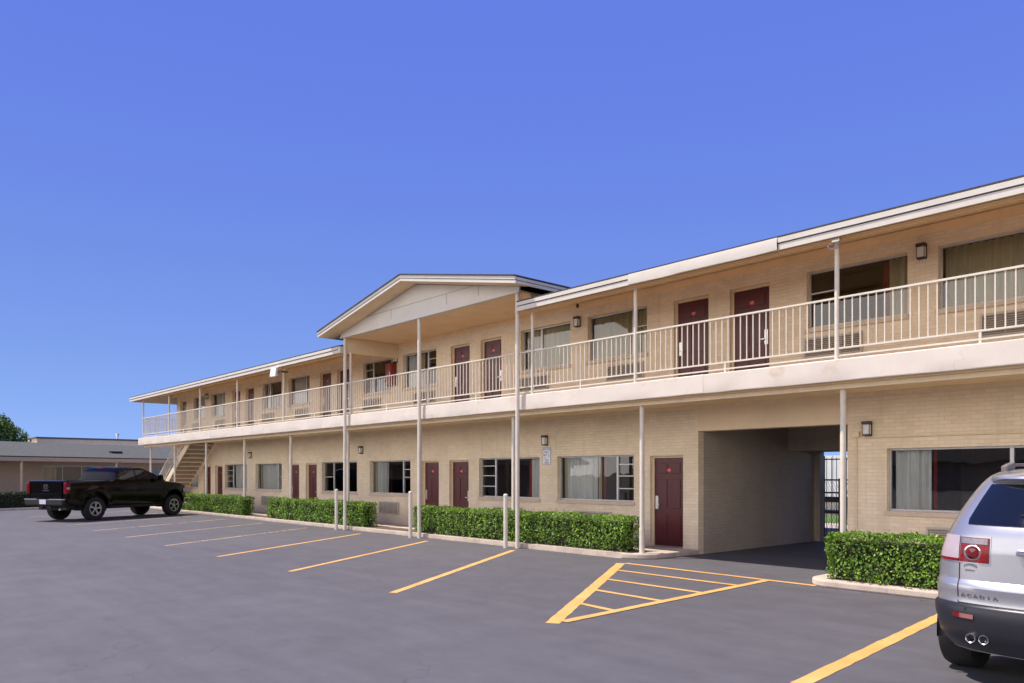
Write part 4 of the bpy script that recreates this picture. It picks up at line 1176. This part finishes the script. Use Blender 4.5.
SKYTINT = (.50, .48, .58); SKYTINT2 = (.50, .465, .83); SKYAZ = 110
SKYFILL = .95; SKYFILLCOL = (7.9, 7.4, 7.1)
Ldir = Vector((.36,.38,-1)).normalized()
el = math.asin(-Ldir.z); az = math.atan2(-Ldir.x, -Ldir.y)
w = bpy.data.worlds.new('World'); SC.world = w; w.use_nodes = True
nt = w.node_tree; nt.nodes.clear()
wo = N(nt, 'ShaderNodeOutputWorld'); bg = N(nt, 'ShaderNodeBackground'); sk = N(nt, 'ShaderNodeTexSky', sky_type='NISHITA')
sk.sun_disc = False; sk.sun_elevation = el; sk.sun_rotation = az
sk.air_density = 1.0; sk.dust_density = .35; sk.ozone_density = 5.0; sk.altitude = 200
tc = N(nt, 'ShaderNodeTexCoord'); ad_ = N(nt, 'ShaderNodeVectorMath', operation='ADD'); ad_.inputs[1].default_value = (0,0,.15)
nm_ = N(nt, 'ShaderNodeVectorMath', operation='NORMALIZE')
sp0 = N(nt, 'ShaderNodeSeparateXYZ'); nt.links.new(tc.outputs['Generated'], sp0.inputs[0])
zz_ = N(nt, 'ShaderNodeMath', operation='MULTIPLY'); nt.links.new(sp0.outputs[2], zz_.inputs[0]); nt.links.new(sp0.outputs[2], zz_.inputs[1])
hh = N(nt, 'ShaderNodeMath', operation='SUBTRACT'); hh.inputs[0].default_value = 1; nt.links.new(zz_.outputs[0], hh.inputs[1])
hs = N(nt, 'ShaderNodeMath', operation='SQRT'); nt.links.new(hh.outputs[0], hs.inputs[0])
AA = az + R(SKYAZ)                      # even all round: looked up at one bearing from the sun
m1 = N(nt, 'ShaderNodeMath', operation='MULTIPLY'); m1.inputs[1].default_value = math.sin(AA); nt.links.new(hs.outputs[0], m1.inputs[0])
m2 = N(nt, 'ShaderNodeMath', operation='MULTIPLY'); m2.inputs[1].default_value = math.cos(AA); nt.links.new(hs.outputs[0], m2.inputs[0])
cv = N(nt, 'ShaderNodeCombineXYZ'); nt.links.new(m1.outputs[0], cv.inputs[0]); nt.links.new(m2.outputs[0], cv.inputs[1]); nt.links.new(sp0.outputs[2], cv.inputs[2])
nt.links.new(cv.outputs[0], ad_.inputs[0]); nt.links.new(ad_.outputs[0], nm_.inputs[0]); nt.links.new(nm_.outputs[0], sk.inputs['Vector'])
# added glow low in the unseen sky behind the photographer, to lift shaded walls
sp_ = N(nt, 'ShaderNodeSeparateXYZ'); nt.links.new(tc.outputs['Generated'], sp_.inputs[0])
fill_y = N(nt, 'ShaderNodeMapRange', interpolation_type='SMOOTHSTEP'); nt.links.new(sp_.outputs[1], fill_y.inputs[0])
fill_y.inputs[1].default_value = -.05; fill_y.inputs[2].default_value = -.6; fill_y.inputs[3].default_value = 0; fill_y.inputs[4].default_value = SKYFILL
el_ = N(nt, 'ShaderNodeMapRange', interpolation_type='SMOOTHSTEP'); nt.links.new(sp_.outputs[2], el_.inputs[0])
el_.inputs[1].default_value = 0; el_.inputs[2].default_value = .55
cl = mixc(nt, 1.0, sk.outputs[0], mixc(nt, el_.outputs[0], SKYTINT, SKYTINT2), 'MULTIPLY')
h2 = N(nt, 'ShaderNodeMapRange', interpolation_type='SMOOTHSTEP'); nt.links.new(sp_.outputs[2], h2.inputs[0])
h2.inputs[1].default_value = .28; h2.inputs[2].default_value = .58; h2.inputs[3].default_value = 1; h2.inputs[4].default_value = 0
hm = N(nt, 'ShaderNodeMath', operation='MULTIPLY'); nt.links.new(fill_y.outputs[0], hm.inputs[0]); nt.links.new(h2.outputs[0], hm.inputs[1])
nt.links.new(mixc(nt, hm.outputs[0], cl, SKYFILLCOL), bg.inputs[0]); bg.inputs[1].default_value = .15
nt.links.new(bg.outputs[0], wo.inputs[0])
sd = bpy.data.lights.new('sun', 'SUN'); so = bpy.data.objects.new('sun', sd); COL.objects.link(so)
sd.energy = 3.0; sd.angle = R(.5); sd.color = (1, .91, .82)
so.rotation_euler = Ldir.to_track_quat('-Z', 'Y').to_euler()

SC.view_settings.view_transform = 'Standard'; SC.view_settings.look = 'None'
SC.view_settings.exposure = 1.0; SC.view_settings.gamma = 1
SC.render.engine = 'CYCLES'
SC.cycles.max_bounces = 10; SC.cycles.diffuse_bounces = 6; SC.cycles.transparent_max_bounces = 12
